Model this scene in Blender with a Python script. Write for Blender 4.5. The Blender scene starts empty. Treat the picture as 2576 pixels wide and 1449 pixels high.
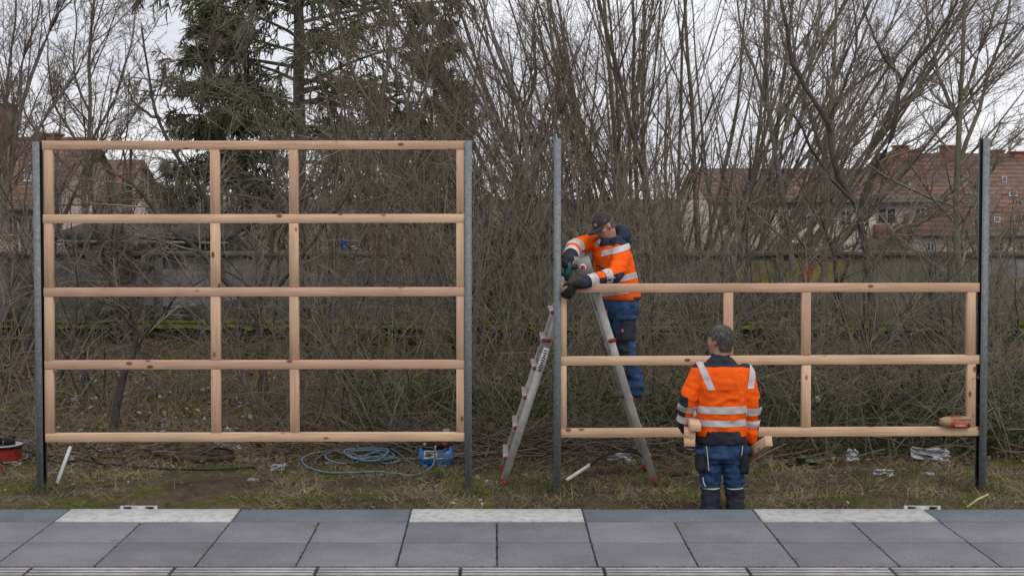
import bpy, bmesh, math, random
import numpy as np
from mathutils import Vector, Matrix, noise as mnoise

# ------------------------------------------------------------------ camera, sky, sun, exposure
scene = bpy.context.scene
COL = scene.collection
EYE = 2.68
FPX = 3578.0                       # focal length for a picture 2576 units wide
PITCH = math.atan(91.0 / FPX)
cam_d = bpy.data.cameras.new('camera')
cam_d.sensor_fit = 'HORIZONTAL'
cam_d.sensor_width = 36.0
cam_d.lens = 36.0 * FPX / 2576.0
cam_d.shift_x = 41.0 / 2576.0
cam_d.shift_y = -143.0 / 2576.0
cam_d.clip_start = 0.1
cam_d.clip_end = 3000.0
cam = bpy.data.objects.new('camera', cam_d)
COL.objects.link(cam)
cam.location = (0, 0, EYE)
cam.rotation_euler = (math.pi / 2 - PITCH, 0, 0)
scene.camera = cam

SUN_EL, SUN_AZ = math.radians(48), math.radians(150)     # azimuth clockwise from +Y (behind the camera, to the right)
world = bpy.data.worlds.new('World')
scene.world = world
world.use_nodes = True
wn, wl = world.node_tree.nodes, world.node_tree.links
wn.clear()
w_out = wn.new('ShaderNodeOutputWorld')
w_bg = wn.new('ShaderNodeBackground')
w_sky = wn.new('ShaderNodeTexSky')
w_sky.sky_type = 'NISHITA'
w_sky.sun_disc = False
w_sky.sun_elevation = SUN_EL
w_sky.sun_rotation = SUN_AZ
w_tc = wn.new('ShaderNodeTexCoord')
w_map = wn.new('ShaderNodeMapping')
w_map.inputs['Scale'].default_value = (1.0, 1.0, 3.2)
w_n = wn.new('ShaderNodeTexNoise')
w_n.inputs['Scale'].default_value = 3.4
w_n.inputs['Detail'].default_value = 7
w_n.inputs['Roughness'].default_value = 0.58
w_n.inputs['Distortion'].default_value = 0.35
w_r = wn.new('ShaderNodeValToRGB')
w_r.color_ramp.elements[0].position = 0.36
w_r.color_ramp.elements[0].color = (6.1, 6.15, 6.75, 1)
w_r.color_ramp.elements[1].position = 0.60
w_r.color_ramp.elements[1].color = (8.8, 8.85, 9.25, 1)
w_mix = wn.new('ShaderNodeMixRGB')
w_mix.inputs['Fac'].default_value = 0.93
w_bg.inputs['Strength'].default_value = 0.118
wl.new(w_tc.outputs['Generated'], w_map.inputs['Vector'])
wl.new(w_map.outputs['Vector'], w_n.inputs['Vector'])
wl.new(w_n.outputs['Fac'], w_r.inputs['Fac'])
wl.new(w_sky.outputs['Color'], w_mix.inputs['Color1'])
wl.new(w_r.outputs['Color'], w_mix.inputs['Color2'])
wl.new(w_mix.outputs['Color'], w_bg.inputs['Color'])
wl.new(w_bg.outputs['Background'], w_out.inputs['Surface'])

sun_d = bpy.data.lights.new('sun', 'SUN')
sun_d.energy = 1.0
sun_d.angle = math.radians(35)
sun_d.color = (1.0, 0.96, 0.9)
sun = bpy.data.objects.new('sun', sun_d)
COL.objects.link(sun)
_sv = Vector((math.sin(SUN_AZ) * math.cos(SUN_EL), math.cos(SUN_AZ) * math.cos(SUN_EL), math.sin(SUN_EL)))
sun.rotation_euler = (-_sv).to_track_quat('-Z', 'Y').to_euler()
sun.location = (4, -10, 20)

scene.view_settings.view_transform = 'Standard'
scene.view_settings.look = 'None'
scene.view_settings.gamma = 1.0
scene.view_settings.exposure = 0.0
scene.view_settings.use_curve_mapping = False
scene.render.resolution_x, scene.render.resolution_y = 1024, 575
scene.render.engine = 'CYCLES'
scene.cycles.use_adaptive_sampling = True
scene.cycles.adaptive_threshold = 0.02
scene.cycles.max_bounces = 4
scene.cycles.diffuse_bounces = 2
scene.cycles.glossy_bounces = 2

# ------------------------------------------------------------------ helpers
_cp, _sp = math.cos(PITCH), math.sin(PITCH)
def P(x, y, D):
    """point seen at (x, y) of the 2576 wide photograph, at depth D"""
    u = (x - 1247.0) / FPX
    v = -(y - 581.5) / FPX
    dy = _cp + v * _sp
    dz = -_sp + v * _cp
    k = D / dy
    return np.array((u * k, D, EYE + dz * k))
def ppm(D): return FPX / D

RS = np.random.RandomState(7)
random.seed(7)

def ground_z(x, y):
    x = np.asarray(x, float); y = np.asarray(y, float)
    def ss(a, b, t):
        t = np.clip((t - a) / (b - a), 0, 1); return t * t * (3 - 2 * t)
    z = -0.24 * (1 - ss(11.3, 12.5, y))
    z = z + 0.43 * ss(14.6, 21.5, y) - 2.2 * ss(24, 45, y)
    z = z + 0.022 * np.sin(x * 2.1 + 1.3 * np.sin(y * 1.1)) * np.sin(y * 1.9 + 0.7) * ss(9, 13, y)
    z = z + 0.05 * np.sin(x * 0.7 + 2.0) * np.sin(y * 0.83) * ss(14.5, 17, y)
    return z
def gz(x, y): return float(ground_z(x, y))

def N(nt, t, **kw):
    n = nt.nodes.new(t)
    for k, v in kw.items():
        if k in n.inputs: n.inputs[k].default_value = v
        else: setattr(n, k, v)
    return n

MATS = {}
def mat(name, base, rough=0.8, var=0.25, scale=6.0, second=None, bump=0.0, bscale=60.0, metal=0.0, spec=0.3,
        stretch=(1, 1, 1), coord='Object', objvar=0.0, detail=5, lo=0.35, hi=0.68, trans=0.0):
    m = bpy.data.materials.new(name); m.use_nodes = True
    nt = m.node_tree; L = nt.links
    b = nt.nodes['Principled BSDF']
    b.inputs['Roughness'].default_value = rough
    b.inputs['Metallic'].default_value = metal
    b.inputs['Specular IOR Level'].default_value = spec
    tc = N(nt, 'ShaderNodeTexCoord')
    mp = N(nt, 'ShaderNodeMapping'); mp.inputs['Scale'].default_value = stretch
    L.new(tc.outputs[coord], mp.inputs['Vector'])
    oi = N(nt, 'ShaderNodeObjectInfo')
    ad = N(nt, 'ShaderNodeVectorMath', operation='ADD')
    cm = N(nt, 'ShaderNodeMath', operation='MULTIPLY'); cm.inputs[1].default_value = 37.0
    L.new(oi.outputs['Random'], cm.inputs[0])
    L.new(mp.outputs['Vector'], ad.inputs[0]); L.new(cm.outputs[0], ad.inputs[1])
    nz = N(nt, 'ShaderNodeTexNoise'); nz.inputs['Scale'].default_value = scale; nz.inputs['Detail'].default_value = detail
    nz.inputs['Roughness'].default_value = 0.6
    L.new(ad.outputs[0], nz.inputs['Vector'])
    rp = N(nt, 'ShaderNodeValToRGB')
    c0 = second if second else tuple(c * (1 - var) for c in base)
    c1 = base if second else tuple(min(1, c * (1 + var)) for c in base)
    rp.color_ramp.elements[0].position = lo; rp.color_ramp.elements[0].color = (*c0, 1)
    rp.color_ramp.elements[1].position = hi; rp.color_ramp.elements[1].color = (*c1, 1)
    L.new(nz.outputs['Fac'], rp.inputs['Fac'])
    col = rp.outputs['Color']
    if objvar:
        hs = N(nt, 'ShaderNodeHueSaturation')
        mr = N(nt, 'ShaderNodeMapRange'); mr.inputs['To Min'].default_value = 1 - objvar; mr.inputs['To Max'].default_value = 1 + objvar
        L.new(oi.outputs['Random'], mr.inputs['Value']); L.new(mr.outputs[0], hs.inputs['Value'])
        L.new(col, hs.inputs['Color']); col = hs.outputs['Color']
    L.new(col, b.inputs['Base Color'])
    if bump:
        n2 = N(nt, 'ShaderNodeTexNoise'); n2.inputs['Scale'].default_value = bscale; n2.inputs['Detail'].default_value = 4
        L.new(ad.outputs[0], n2.inputs['Vector'])
        bp = N(nt, 'ShaderNodeBump'); bp.inputs['Strength'].default_value = bump; bp.inputs['Distance'].default_value = 0.02
        L.new(n2.outputs['Fac'], bp.inputs['Height']); L.new(bp.outputs['Normal'], b.inputs['Normal'])
    MATS[name] = m
    return m

class MB:
    """collects polygons (numpy verts, tri / quad index arrays) and builds one mesh object"""
    def __init__(s): s.v = []; s.f = []; s.n = 0
    def add(s, v, f, m=0):
        v = np.asarray(v, float).reshape(-1, 3)
        for q in (f if isinstance(f, list) and len(f) and isinstance(f[0], np.ndarray) else [np.asarray(f)]):
            if q.size: s.f.append((q.astype(np.int64) + s.n, m))
        s.v.append(v); s.n += len(v); return s
    def poly(s, pts, m=0):
        pts = np.asarray(pts, float); s.f.append((np.arange(len(pts))[None, :] + s.n, m)); s.v.append(pts); s.n += len(pts); return s
    def box(s, c, h, ax=None, m=0):
        c = np.asarray(c, float); h = np.asarray(h, float)
        A = np.eye(3) if ax is None else np.asarray(ax, float)
        sg = np.array([[-1,-1,-1],[1,-1,-1],[1,1,-1],[-1,1,-1],[-1,-1,1],[1,-1,1],[1,1,1],[-1,1,1]], float)
        v = c + (sg * h) @ A
        f = np.array([[0,3,2,1],[4,5,6,7],[0,1,5,4],[1,2,6,5],[2,3,7,6],[3,0,4,7]])
        return s.add(v, f, m)
    def bbox(s, lo, hi, m=0):
        lo = np.asarray(lo, float); hi = np.asarray(hi, float)
        return s.box((lo + hi) / 2, (hi - lo) / 2, None, m)
    def tube(s, pts, r, k=8, m=0, caps=True, ell=None):
        pts = np.asarray(pts, float); n = len(pts)
        r = np.broadcast_to(np.asarray(r, float), (n,)) if np.ndim(r) < 2 else r
        t = np.gradient(pts, axis=0); t /= np.linalg.norm(t, axis=1)[:, None] + 1e-9
        ref = np.array((0.0, 0, 1)) if abs(t[:, 2]).mean() < 0.8 else np.array((0.0, 1, 0))
        a = np.cross(t, ref); a /= np.linalg.norm(a, axis=1)[:, None] + 1e-9
        b = np.cross(t, a)
        th = np.linspace(0, 2 * math.pi, k, endpoint=False)
        e = (1, 1) if ell is None else ell
        ring = (np.cos(th)[None, :, None] * a[:, None, :] * e[0] + np.sin(th)[None, :, None] * b[:, None, :] * e[1]) * r[:, None, None] + pts[:, None, :]
        v = ring.reshape(-1, 3)
        i = np.arange(n - 1)[:, None] * k; j = np.arange(k)[None, :]; j2 = (j + 1) % k
        f = np.stack([i + j, i + k + j, i + k + j2, i + j2], -1).reshape(-1, 4)
        b0 = s.n
        s.add(v, f, m)
        if caps:
            s.f.append((np.arange(k)[None, :] + b0, m)); s.f.append((np.arange(k)[::-1][None, :] + b0 + (n - 1) * k, m))
        return s
    def loft(s, rings, k=16, m=0, pw=2.0):
        """rings: (centre, ux, uy) half-axis vectors; superellipse section"""
        th = np.linspace(0, 2 * math.pi, k, endpoint=False)
        c, sn = np.cos(th), np.sin(th)
        cc = np.sign(c) * abs(c) ** (2 / pw); ss_ = np.sign(sn) * abs(sn) ** (2 / pw)
        v = np.concatenate([np.asarray(ce, float) + cc[:, None] * np.asarray(ux, float) + ss_[:, None] * np.asarray(uy, float) for ce, ux, uy in rings])
        n = len(rings)
        i = np.arange(n - 1)[:, None] * k; j = np.arange(k)[None, :]; j2 = (j + 1) % k
        f = np.stack([i + j, i + j2, i + k + j2, i + k + j], -1).reshape(-1, 4)
        b0 = s.n
        s.add(v, f, m)
        s.f.append((np.arange(k)[::-1][None, :] + b0, m)); s.f.append((np.arange(k)[None, :] + b0 + (n - 1) * k, m))
        return s
    def ball(s, c, rad, ax=None, k=16, m=0):
        A = np.eye(3) if ax is None else np.asarray(ax, float)
        rad = np.broadcast_to(np.asarray(rad, float), (3,))
        ph = np.linspace(0.06, math.pi - 0.06, k // 2 + 1)
        rings = []
        for p in ph[::-1]:
            rings.append((np.asarray(c, float) + A[2] * rad[2] * math.cos(p), A[0] * rad[0] * math.sin(p), A[1] * rad[1] * math.sin(p)))
        return s.loft(rings, k, m)
    def arrays(s):
        return np.concatenate(s.v), s.f
    def build(s, name, mats, parent=None, origin=None, smooth=False, bevel=0):
        v = np.concatenate(s.v) if s.v else np.zeros((0, 3))
        return build_mesh(name, v, s.f, mats, parent, origin, smooth, bevel)

def build_mesh(name, v, faces, mats, parent=None, origin=None, smooth=False, bevel=0):
    me = bpy.data.meshes.new(name)
    if parent is not None: o0 = np.array(parent['_w'] if '_w' in parent else parent.location)
    elif origin is not None: o0 = np.asarray(origin, float)
    else: o0 = np.zeros(3)
    v = v - o0
    idx, tot, mi = [], [], []
    for q, m in faces:
        idx.append(q.reshape(-1)); tot.append(np.full(len(q), q.shape[1])); mi.append(np.full(len(q), m))
    idx = np.concatenate(idx).astype(np.int32); tot = np.concatenate(tot).astype(np.int32); mi = np.concatenate(mi).astype(np.int32)
    me.vertices.add(len(v)); me.vertices.foreach_set('co', v.astype(np.float32).ravel())
    me.loops.add(len(idx)); me.loops.foreach_set('vertex_index', idx)
    me.polygons.add(len(tot))
    st = np.concatenate([[0], np.cumsum(tot)[:-1]]).astype(np.int32)
    me.polygons.foreach_set('loop_start', st)
    me.polygons.foreach_set('material_index', mi)
    if smooth: me.polygons.foreach_set('use_smooth', np.ones(len(tot), dtype=bool))
    if not isinstance(mats, (list, tuple)): mats = [mats]
    for m in mats: me.materials.append(MATS[m] if isinstance(m, str) else m)
    me.update(calc_edges=True)
    if bevel:
        bm = bmesh.new(); bm.from_mesh(me)
        bmesh.ops.remove_doubles(bm, verts=bm.verts, dist=1e-5)
        bmesh.ops.bevel(bm, geom=list(bm.edges), offset=bevel, segments=1, affect='EDGES', profile=0.5)
        bm.to_mesh(me); bm.free()
    o = bpy.data.objects.new(name, me)
    COL.objects.link(o)
    place(o, o0, parent)
    return o

def place(o, w, parent=None):
    w = np.asarray(w, float)
    if parent is not None:
        pw = np.array(parent['_w']) if '_w' in parent else np.array(parent.location)
        o.parent = parent; o.location = w - pw
    else:
        o.location = w
    o['_w'] = [float(c) for c in w]

def tag(o, label=None, cat=None, group=None, kind=None):
    if label: o['label'] = label
    if cat: o['category'] = cat
    if group: o['group'] = group
    if kind: o['kind'] = kind
    return o
def thing(name, label, cat, loc, group=None):
    e = bpy.data.objects.new(name, None); COL.objects.link(e); e.empty_display_size = 0.2
    place(e, loc); return tag(e, label, cat, group)
def copy_tree(o, loc=None, rotz=None, scale=None, parent=None):
    c = o.copy(); COL.objects.link(c); c.parent = parent
    if loc is not None: c.location = loc
    if rotz is not None: c.rotation_euler = (0, 0, rotz)
    if scale is not None: c.scale = scale if hasattr(scale, '__len__') else (scale,) * 3
    for ch in list(o.children): copy_tree(ch, parent=c)
    return c

def unit(v):
    v = np.asarray(v, float); return v / (np.linalg.norm(v) + 1e-12)

_unitboards = {}
def board(name, a, b, w, t, m, parent=None, up=(0, 0, 1), bevel=0.0015):
    """straight timber from a to b; w across (towards up), t along the remaining axis"""
    a = np.asarray(a, float); b = np.asarray(b, float)
    L = np.linalg.norm(b - a); ex = (b - a) / L
    ey = unit(np.cross(up, ex)); ez = np.cross(ex, ey)
    mb = MB(); mb.box((0, 0, 0), (L / 2, t / 2, w / 2))
    o = mb.build(name, m, None, (0, 0, 0), bevel=bevel)
    c = (a + b) / 2
    o.rotation_euler = Matrix(np.stack([ex, ey, ez], 1).tolist()).to_euler()
    place(o, c, parent)
    return o

def spline(pts, n):
    pts = np.asarray(pts, float); m = len(pts)
    t = np.linspace(0, m - 1, n); out = []
    for u in t:
        i = min(int(u), m - 2); f = u - i
        p0 = pts[max(i - 1, 0)]; p1 = pts[i]; p2 = pts[i + 1]; p3 = pts[min(i + 2, m - 1)]
        out.append(0.5 * ((2 * p1) + (-p0 + p2) * f + (2 * p0 - 5 * p1 + 4 * p2 - p3) * f * f + (-p0 + 3 * p1 - 3 * p2 + p3) * f ** 3))
    return np.array(out)

def text_mesh(name, s, size, m, parent, loc, rot, extrude=0.0004, align='CENTER'):
    cu = bpy.data.curves.new(name, 'FONT'); cu.body = s; cu.size = size; cu.extrude = extrude; cu.align_x = align; cu.align_y = 'CENTER'
    cu.resolution_u = 3
    t = bpy.data.objects.new(name, cu); COL.objects.link(t)
    dg = bpy.context.evaluated_depsgraph_get()
    me = bpy.data.meshes.new_from_object(t.evaluated_get(dg))
    bpy.data.objects.remove(t)
    me.materials.clear(); me.materials.append(MATS[m])
    o = bpy.data.objects.new(name, me); COL.objects.link(o)
    o.rotation_euler = rot
    place(o, loc, parent)
    return o
# ------------------------------------------------------------------ materials
def wood_material():
    m = bpy.data.materials.new('spruce_timber'); m.use_nodes = True
    nt = m.node_tree; L = nt.links; b = nt.nodes['Principled BSDF']
    b.inputs['Roughness'].default_value = 0.72; b.inputs['Specular IOR Level'].default_value = 0.25
    tc = N(nt, 'ShaderNodeTexCoord'); oi = N(nt, 'ShaderNodeObjectInfo')
    ml = N(nt, 'ShaderNodeMath', operation='MULTIPLY'); ml.inputs[1].default_value = 53.0
    L.new(oi.outputs['Random'], ml.inputs[0])
    ad = N(nt, 'ShaderNodeVectorMath', operation='ADD'); L.new(tc.outputs['Object'], ad.inputs[0]); L.new(ml.outputs[0], ad.inputs[1])
    # knots: sparse voronoi cells, warping the grain
    mk = N(nt, 'ShaderNodeMapping'); mk.inputs['Scale'].default_value = (5.0, 7.0, 9.0); L.new(ad.outputs[0], mk.inputs['Vector'])
    vo = N(nt, 'ShaderNodeTexVoronoi'); vo.inputs['Scale'].default_value = 1.0; vo.inputs['Randomness'].default_value = 1.0
    L.new(mk.outputs[0], vo.inputs['Vector'])
    sep = N(nt, 'ShaderNodeSeparateColor'); L.new(vo.outputs['Color'], sep.inputs[0])
    thr = N(nt, 'ShaderNodeMath', operation='GREATER_THAN'); thr.inputs[1].default_value = 0.42; L.new(sep.outputs[0], thr.inputs[0])
    kd = N(nt, 'ShaderNodeMapRange'); kd.inputs['From Min'].default_value = 0.19; kd.inputs['From Max'].default_value = 0.09
    L.new(vo.outputs['Distance'], kd.inputs['Value'])
    kn = N(nt, 'ShaderNodeMath', operation='MULTIPLY'); L.new(kd.outputs[0], kn.inputs[0]); L.new(thr.outputs[0], kn.inputs[1])
    # grain
    mg = N(nt, 'ShaderNodeMapping'); mg.inputs['Scale'].default_value = (1.6, 48, 48); L.new(ad.outputs[0], mg.inputs['Vector'])
    ng = N(nt, 'ShaderNodeTexNoise'); ng.inputs['Scale'].default_value = 1.6; ng.inputs['Detail'].default_value = 6; ng.inputs['Distortion'].default_value = 0.6
    L.new(mg.outputs[0], ng.inputs['Vector'])
    rp = N(nt, 'ShaderNodeValToRGB')
    rp.color_ramp.elements[0].position = 0.3; rp.color_ramp.elements[0].color = (0.53, 0.32, 0.195, 1)
    rp.color_ramp.elements[1].position = 0.66; rp.color_ramp.elements[1].color = (0.70, 0.45, 0.295, 1)
    L.new(ng.outputs['Fac'], rp.inputs['Fac'])
    # slow tone drift and a pinkish cast from board to board
    n2 = N(nt, 'ShaderNodeTexNoise'); n2.inputs['Scale'].default_value = 1.4; n2.inputs['Detail'].default_value = 3; L.new(ad.outputs[0], n2.inputs['Vector'])
    hs = N(nt, 'ShaderNodeHueSaturation'); hs.inputs['Saturation'].default_value = 0.94
    mr = N(nt, 'ShaderNodeMapRange'); mr.inputs['From Min'].default_value = 0.3; mr.inputs['From Max'].default_value = 0.7
    mr.inputs['To Min'].default_value = 0.86; mr.inputs['To Max'].default_value = 1.12; L.new(n2.outputs['Fac'], mr.inputs['Value'])
    mo = N(nt, 'ShaderNodeMapRange'); mo.inputs['To Min'].default_value = 0.88; mo.inputs['To Max'].default_value = 1.10; L.new(oi.outputs['Random'], mo.inputs['Value'])
    mm = N(nt, 'ShaderNodeMath', operation='MULTIPLY'); L.new(mr.outputs[0], mm.inputs[0]); L.new(mo.outputs[0], mm.inputs[1])
    L.new(mm.outputs[0], hs.inputs['Value'])
    mh = N(nt, 'ShaderNodeMapRange'); mh.inputs['To Min'].default_value = 0.492; mh.inputs['To Max'].default_value = 0.508; L.new(oi.outputs['Random'], mh.inputs['Value'])
    L.new(mh.outputs[0], hs.inputs['Hue']); L.new(rp.outputs[0], hs.inputs['Color'])
    mx = N(nt, 'ShaderNodeMixRGB'); mx.inputs['Color2'].default_value = (0.19, 0.075, 0.032, 1)
    L.new(kn.outputs[0], mx.inputs['Fac']); L.new(hs.outputs[0], mx.inputs['Color1'])
    L.new(mx.outputs[0], b.inputs['Base Color'])
    bp = N(nt, 'ShaderNodeBump'); bp.inputs['Strength'].default_value = 0.25; bp.inputs['Distance'].default_value = 0.01
    L.new(ng.outputs['Fac'], bp.inputs['Height']); L.new(bp.outputs[0], b.inputs['Normal'])
    MATS['wood'] = m
wood_material()
mat('galvanised', (0.20, 0.22, 0.23), 0.6, 0.25, 40, metal=0.08, spec=0.4, bump=0.05, bscale=90)
mat('web_rust', (0.13, 0.085, 0.065), 0.8, 0.35, 14, second=(0.06, 0.05, 0.045), bump=0.2)
mat('rubber', (0.022, 0.022, 0.024), 0.7, 0.2)
mat('aluminium', (0.40, 0.39, 0.37), 0.5, 0.18, 14, metal=0.4, spec=0.5, stretch=(1, 1, 1), bump=0.03)
mat('red_plastic', (0.25, 0.032, 0.03), 0.55, 0.2, 20)
mat('orange_cloth', (0.95, 0.118, 0.010), 0.85, 0.13, 9, bump=0.25, bscale=28, spec=0.1)
mat('navy_cloth', (0.036, 0.041, 0.056), 0.9, 0.3, 12, bump=0.3, bscale=40, spec=0.1)
mat('silver_tape', (0.56, 0.51, 0.51), 0.5, 0.22, 7, spec=0.4, bump=0.15, bscale=30)
mat('blue_cloth', (0.038, 0.078, 0.165), 0.9, 0.35, 11, bump=0.35, bscale=26, spec=0.1)
mat('hood_cloth', (0.035, 0.045, 0.075), 0.92, 0.3, 14, bump=0.3, bscale=40, spec=0.1)
mat('white_piping', (0.6, 0.58, 0.5), 0.8, 0.1)
mat('skin', (0.46, 0.235, 0.165), 0.6, 0.14, 30, spec=0.35)
mat('grey_hair', (0.14, 0.13, 0.12), 0.85, 0.55, 90, stretch=(1, 1, 0.4), bump=0.6, bscale=160)
mat('cap_cloth', (0.055, 0.047, 0.047), 0.9, 0.25, 40, bump=0.2, bscale=120)
mat('glove', (0.018, 0.019, 0.019), 0.85, 0.3, 30, bump=0.3, bscale=70)
mat('boot', (0.13, 0.11, 0.085), 0.8, 0.3, 30, bump=0.2)
mat('teal_plastic', (0.01, 0.10, 0.105), 0.45, 0.2, 20)
mat('black_plastic', (0.015, 0.016, 0.018), 0.5, 0.3, 20)
mat('steel', (0.5, 0.5, 0.5), 0.35, 0.1, metal=0.9)
mat('compressor_blue', (0.015, 0.21, 0.62), 0.33, 0.12, 12, spec=0.5)
mat('hose_blue', (0.135, 0.215, 0.26), 0.55, 0.18, 20)
mat('white_plastic', (0.70, 0.68, 0.70), 0.55, 0.1, 10)
mat('litter_white', (0.62, 0.62, 0.64), 0.6, 0.3, 25, second=(0.36, 0.35, 0.35))
mat('bag_blue', (0.03, 0.11, 0.33), 0.5, 0.3, 15)
mat('red_cable', (0.30, 0.022, 0.016), 0.5, 0.3, 20)
mat('carton', (0.42, 0.285, 0.18), 0.85, 0.12, 10)
mat('carton_red', (0.47, 0.065, 0.03), 0.7, 0.1, 10)
mat('print_dark', (0.05, 0.03, 0.03), 0.8, 0.1)
mat('print_red', (0.5, 0.03, 0.02), 0.8, 0.1)
mat('print_white', (0.75, 0.75, 0.75), 0.7, 0.05)
mat('paving', (0.178, 0.175, 0.188), 0.85, 0.17, 90, bump=0.25, bscale=260, objvar=0.09, detail=12)
mat('edge_grey', (0.125, 0.140, 0.158), 0.85, 0.2, 70, bump=0.12, bscale=220, objvar=0.05, detail=9)
mat('edge_white', (0.42, 0.42, 0.40), 0.8, 0.1, 22, second=(0.33, 0.325, 0.31), bump=0.2, bscale=200, lo=0.42, hi=0.50, detail=14)
mat('tactile', (0.36, 0.35, 0.325), 0.8, 0.18, 9, bump=0.12, bscale=180, detail=8)
mat('tactile_groove', (0.12, 0.11, 0.10), 0.95, 0.4, 30, bump=0.2)
mat('bracket_grey', (0.45, 0.45, 0.46), 0.5, 0.1, 20, metal=0.2)
mat('joint_grit', (0.10, 0.095, 0.085), 0.95, 0.7, 160, bump=0.8, bscale=150)
mat('concrete_dark', (0.12, 0.115, 0.10), 0.9, 0.4, 3, bump=0.3)
mat('wall_concrete', (0.15, 0.146, 0.135), 0.95, 0.3, 1.6, second=(0.075, 0.073, 0.066), bump=0.25, bscale=25, detail=9)
mat('wall_render', (0.22, 0.19, 0.125), 0.95, 0.3, 1.8, second=(0.12, 0.11, 0.085), bump=0.25, bscale=25, detail=9)
mat('moss', (0.16, 0.18, 0.022), 1.0, 0.4, 9, second=(0.06, 0.065, 0.016), bump=0.8, bscale=30, detail=8)
mat('moss_dark', (0.05, 0.055, 0.018), 1.0, 0.4, 4, second=(0.025, 0.024, 0.018), bump=0.8, bscale=20, detail=8)
mat('graffiti_yellow', (0.34, 0.29, 0.07), 0.9, 0.3, 4, second=(0.18, 0.155, 0.085), lo=.4, hi=.6, detail=9)
mat('graffiti_red', (0.34, 0.065, 0.045), 0.9, 0.2, 8)
mat('graffiti_grey', (0.24, 0.24, 0.25), 0.8, 0.2, 8)
mat('cream_render', (0.56, 0.49, 0.40), 0.95, 0.1, 0.5)
mat('pink_render', (0.40, 0.32, 0.27), 0.95, 0.12, 0.5)
mat('window_glass', (0.035, 0.04, 0.045), 0.12, 0.3, 2, spec=0.6)
mat('window_frame', (0.42, 0.42, 0.41), 0.6, 0.1)
mat('gutter_grey', (0.10, 0.11, 0.12), 0.6, 0.2)
mat('brick_red', (0.26, 0.10, 0.065), 0.9, 0.25, 2.2)
mat('balcony_red', (0.24, 0.11, 0.09), 0.9, 0.15)
mat('shed_roof', (0.075, 0.07, 0.068), 0.85, 0.3, 1.0)

def weather(name, amount=.22, scale=2.2):
    m = MATS[name]; nt = m.node_tree; L = nt.links; b = nt.nodes['Principled BSDF']
    src = b.inputs['Base Color'].links[0].from_socket
    tc = N(nt, 'ShaderNodeTexCoord'); oi = N(nt, 'ShaderNodeObjectInfo')
    ml = N(nt, 'ShaderNodeMath', operation='MULTIPLY'); ml.inputs[1].default_value = 71.0; L.new(oi.outputs['Random'], ml.inputs[0])
    ad = N(nt, 'ShaderNodeVectorMath', operation='ADD'); L.new(tc.outputs['Object'], ad.inputs[0]); L.new(ml.outputs[0], ad.inputs[1])
    n = N(nt, 'ShaderNodeTexNoise'); n.inputs['Scale'].default_value = scale; n.inputs['Detail'].default_value = 7; n.inputs['Roughness'].default_value = .6; L.new(ad.outputs[0], n.inputs['Vector'])
    mr = N(nt, 'ShaderNodeMapRange'); mr.inputs['From Min'].default_value = .3; mr.inputs['From Max'].default_value = .7; mr.inputs['To Min'].default_value = 1 - amount; mr.inputs['To Max'].default_value = 1 + amount; L.new(n.outputs['Fac'], mr.inputs['Value'])
    hs = N(nt, 'ShaderNodeHueSaturation'); L.new(mr.outputs[0], hs.inputs['Value']); L.new(src, hs.inputs['Color'])
    vo = N(nt, 'ShaderNodeTexVoronoi'); vo.inputs['Scale'].default_value = 5.5; L.new(ad.outputs[0], vo.inputs['Vector'])
    sp = N(nt, 'ShaderNodeSeparateColor'); L.new(vo.outputs['Color'], sp.inputs[0])
    g = N(nt, 'ShaderNodeMath', operation='GREATER_THAN'); g.inputs[1].default_value = .88; L.new(sp.outputs[0], g.inputs[0])
    d = N(nt, 'ShaderNodeMapRange'); d.inputs['From Min'].default_value = .16; d.inputs['From Max'].default_value = .10; L.new(vo.outputs['Distance'], d.inputs['Value'])
    k = N(nt, 'ShaderNodeMath', operation='MULTIPLY'); L.new(g.outputs[0], k.inputs[0]); L.new(d.outputs[0], k.inputs[1])
    k2 = N(nt, 'ShaderNodeMath', operation='MULTIPLY'); k2.inputs[1].default_value = .35; L.new(k.outputs[0], k2.inputs[0])
    mx = N(nt, 'ShaderNodeMixRGB'); mx.inputs['Color2'].default_value = (.09, .085, .08, 1); L.new(k2.outputs[0], mx.inputs['Fac']); L.new(hs.outputs[0], mx.inputs['Color1'])
    L.new(mx.outputs[0], b.inputs['Base Color'])
for n_ in ('paving', 'edge_grey', 'edge_white', 'tactile'): weather(n_)
weather('orange_cloth', .10, 3.0); weather('blue_cloth', .2, 4.0)
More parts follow.
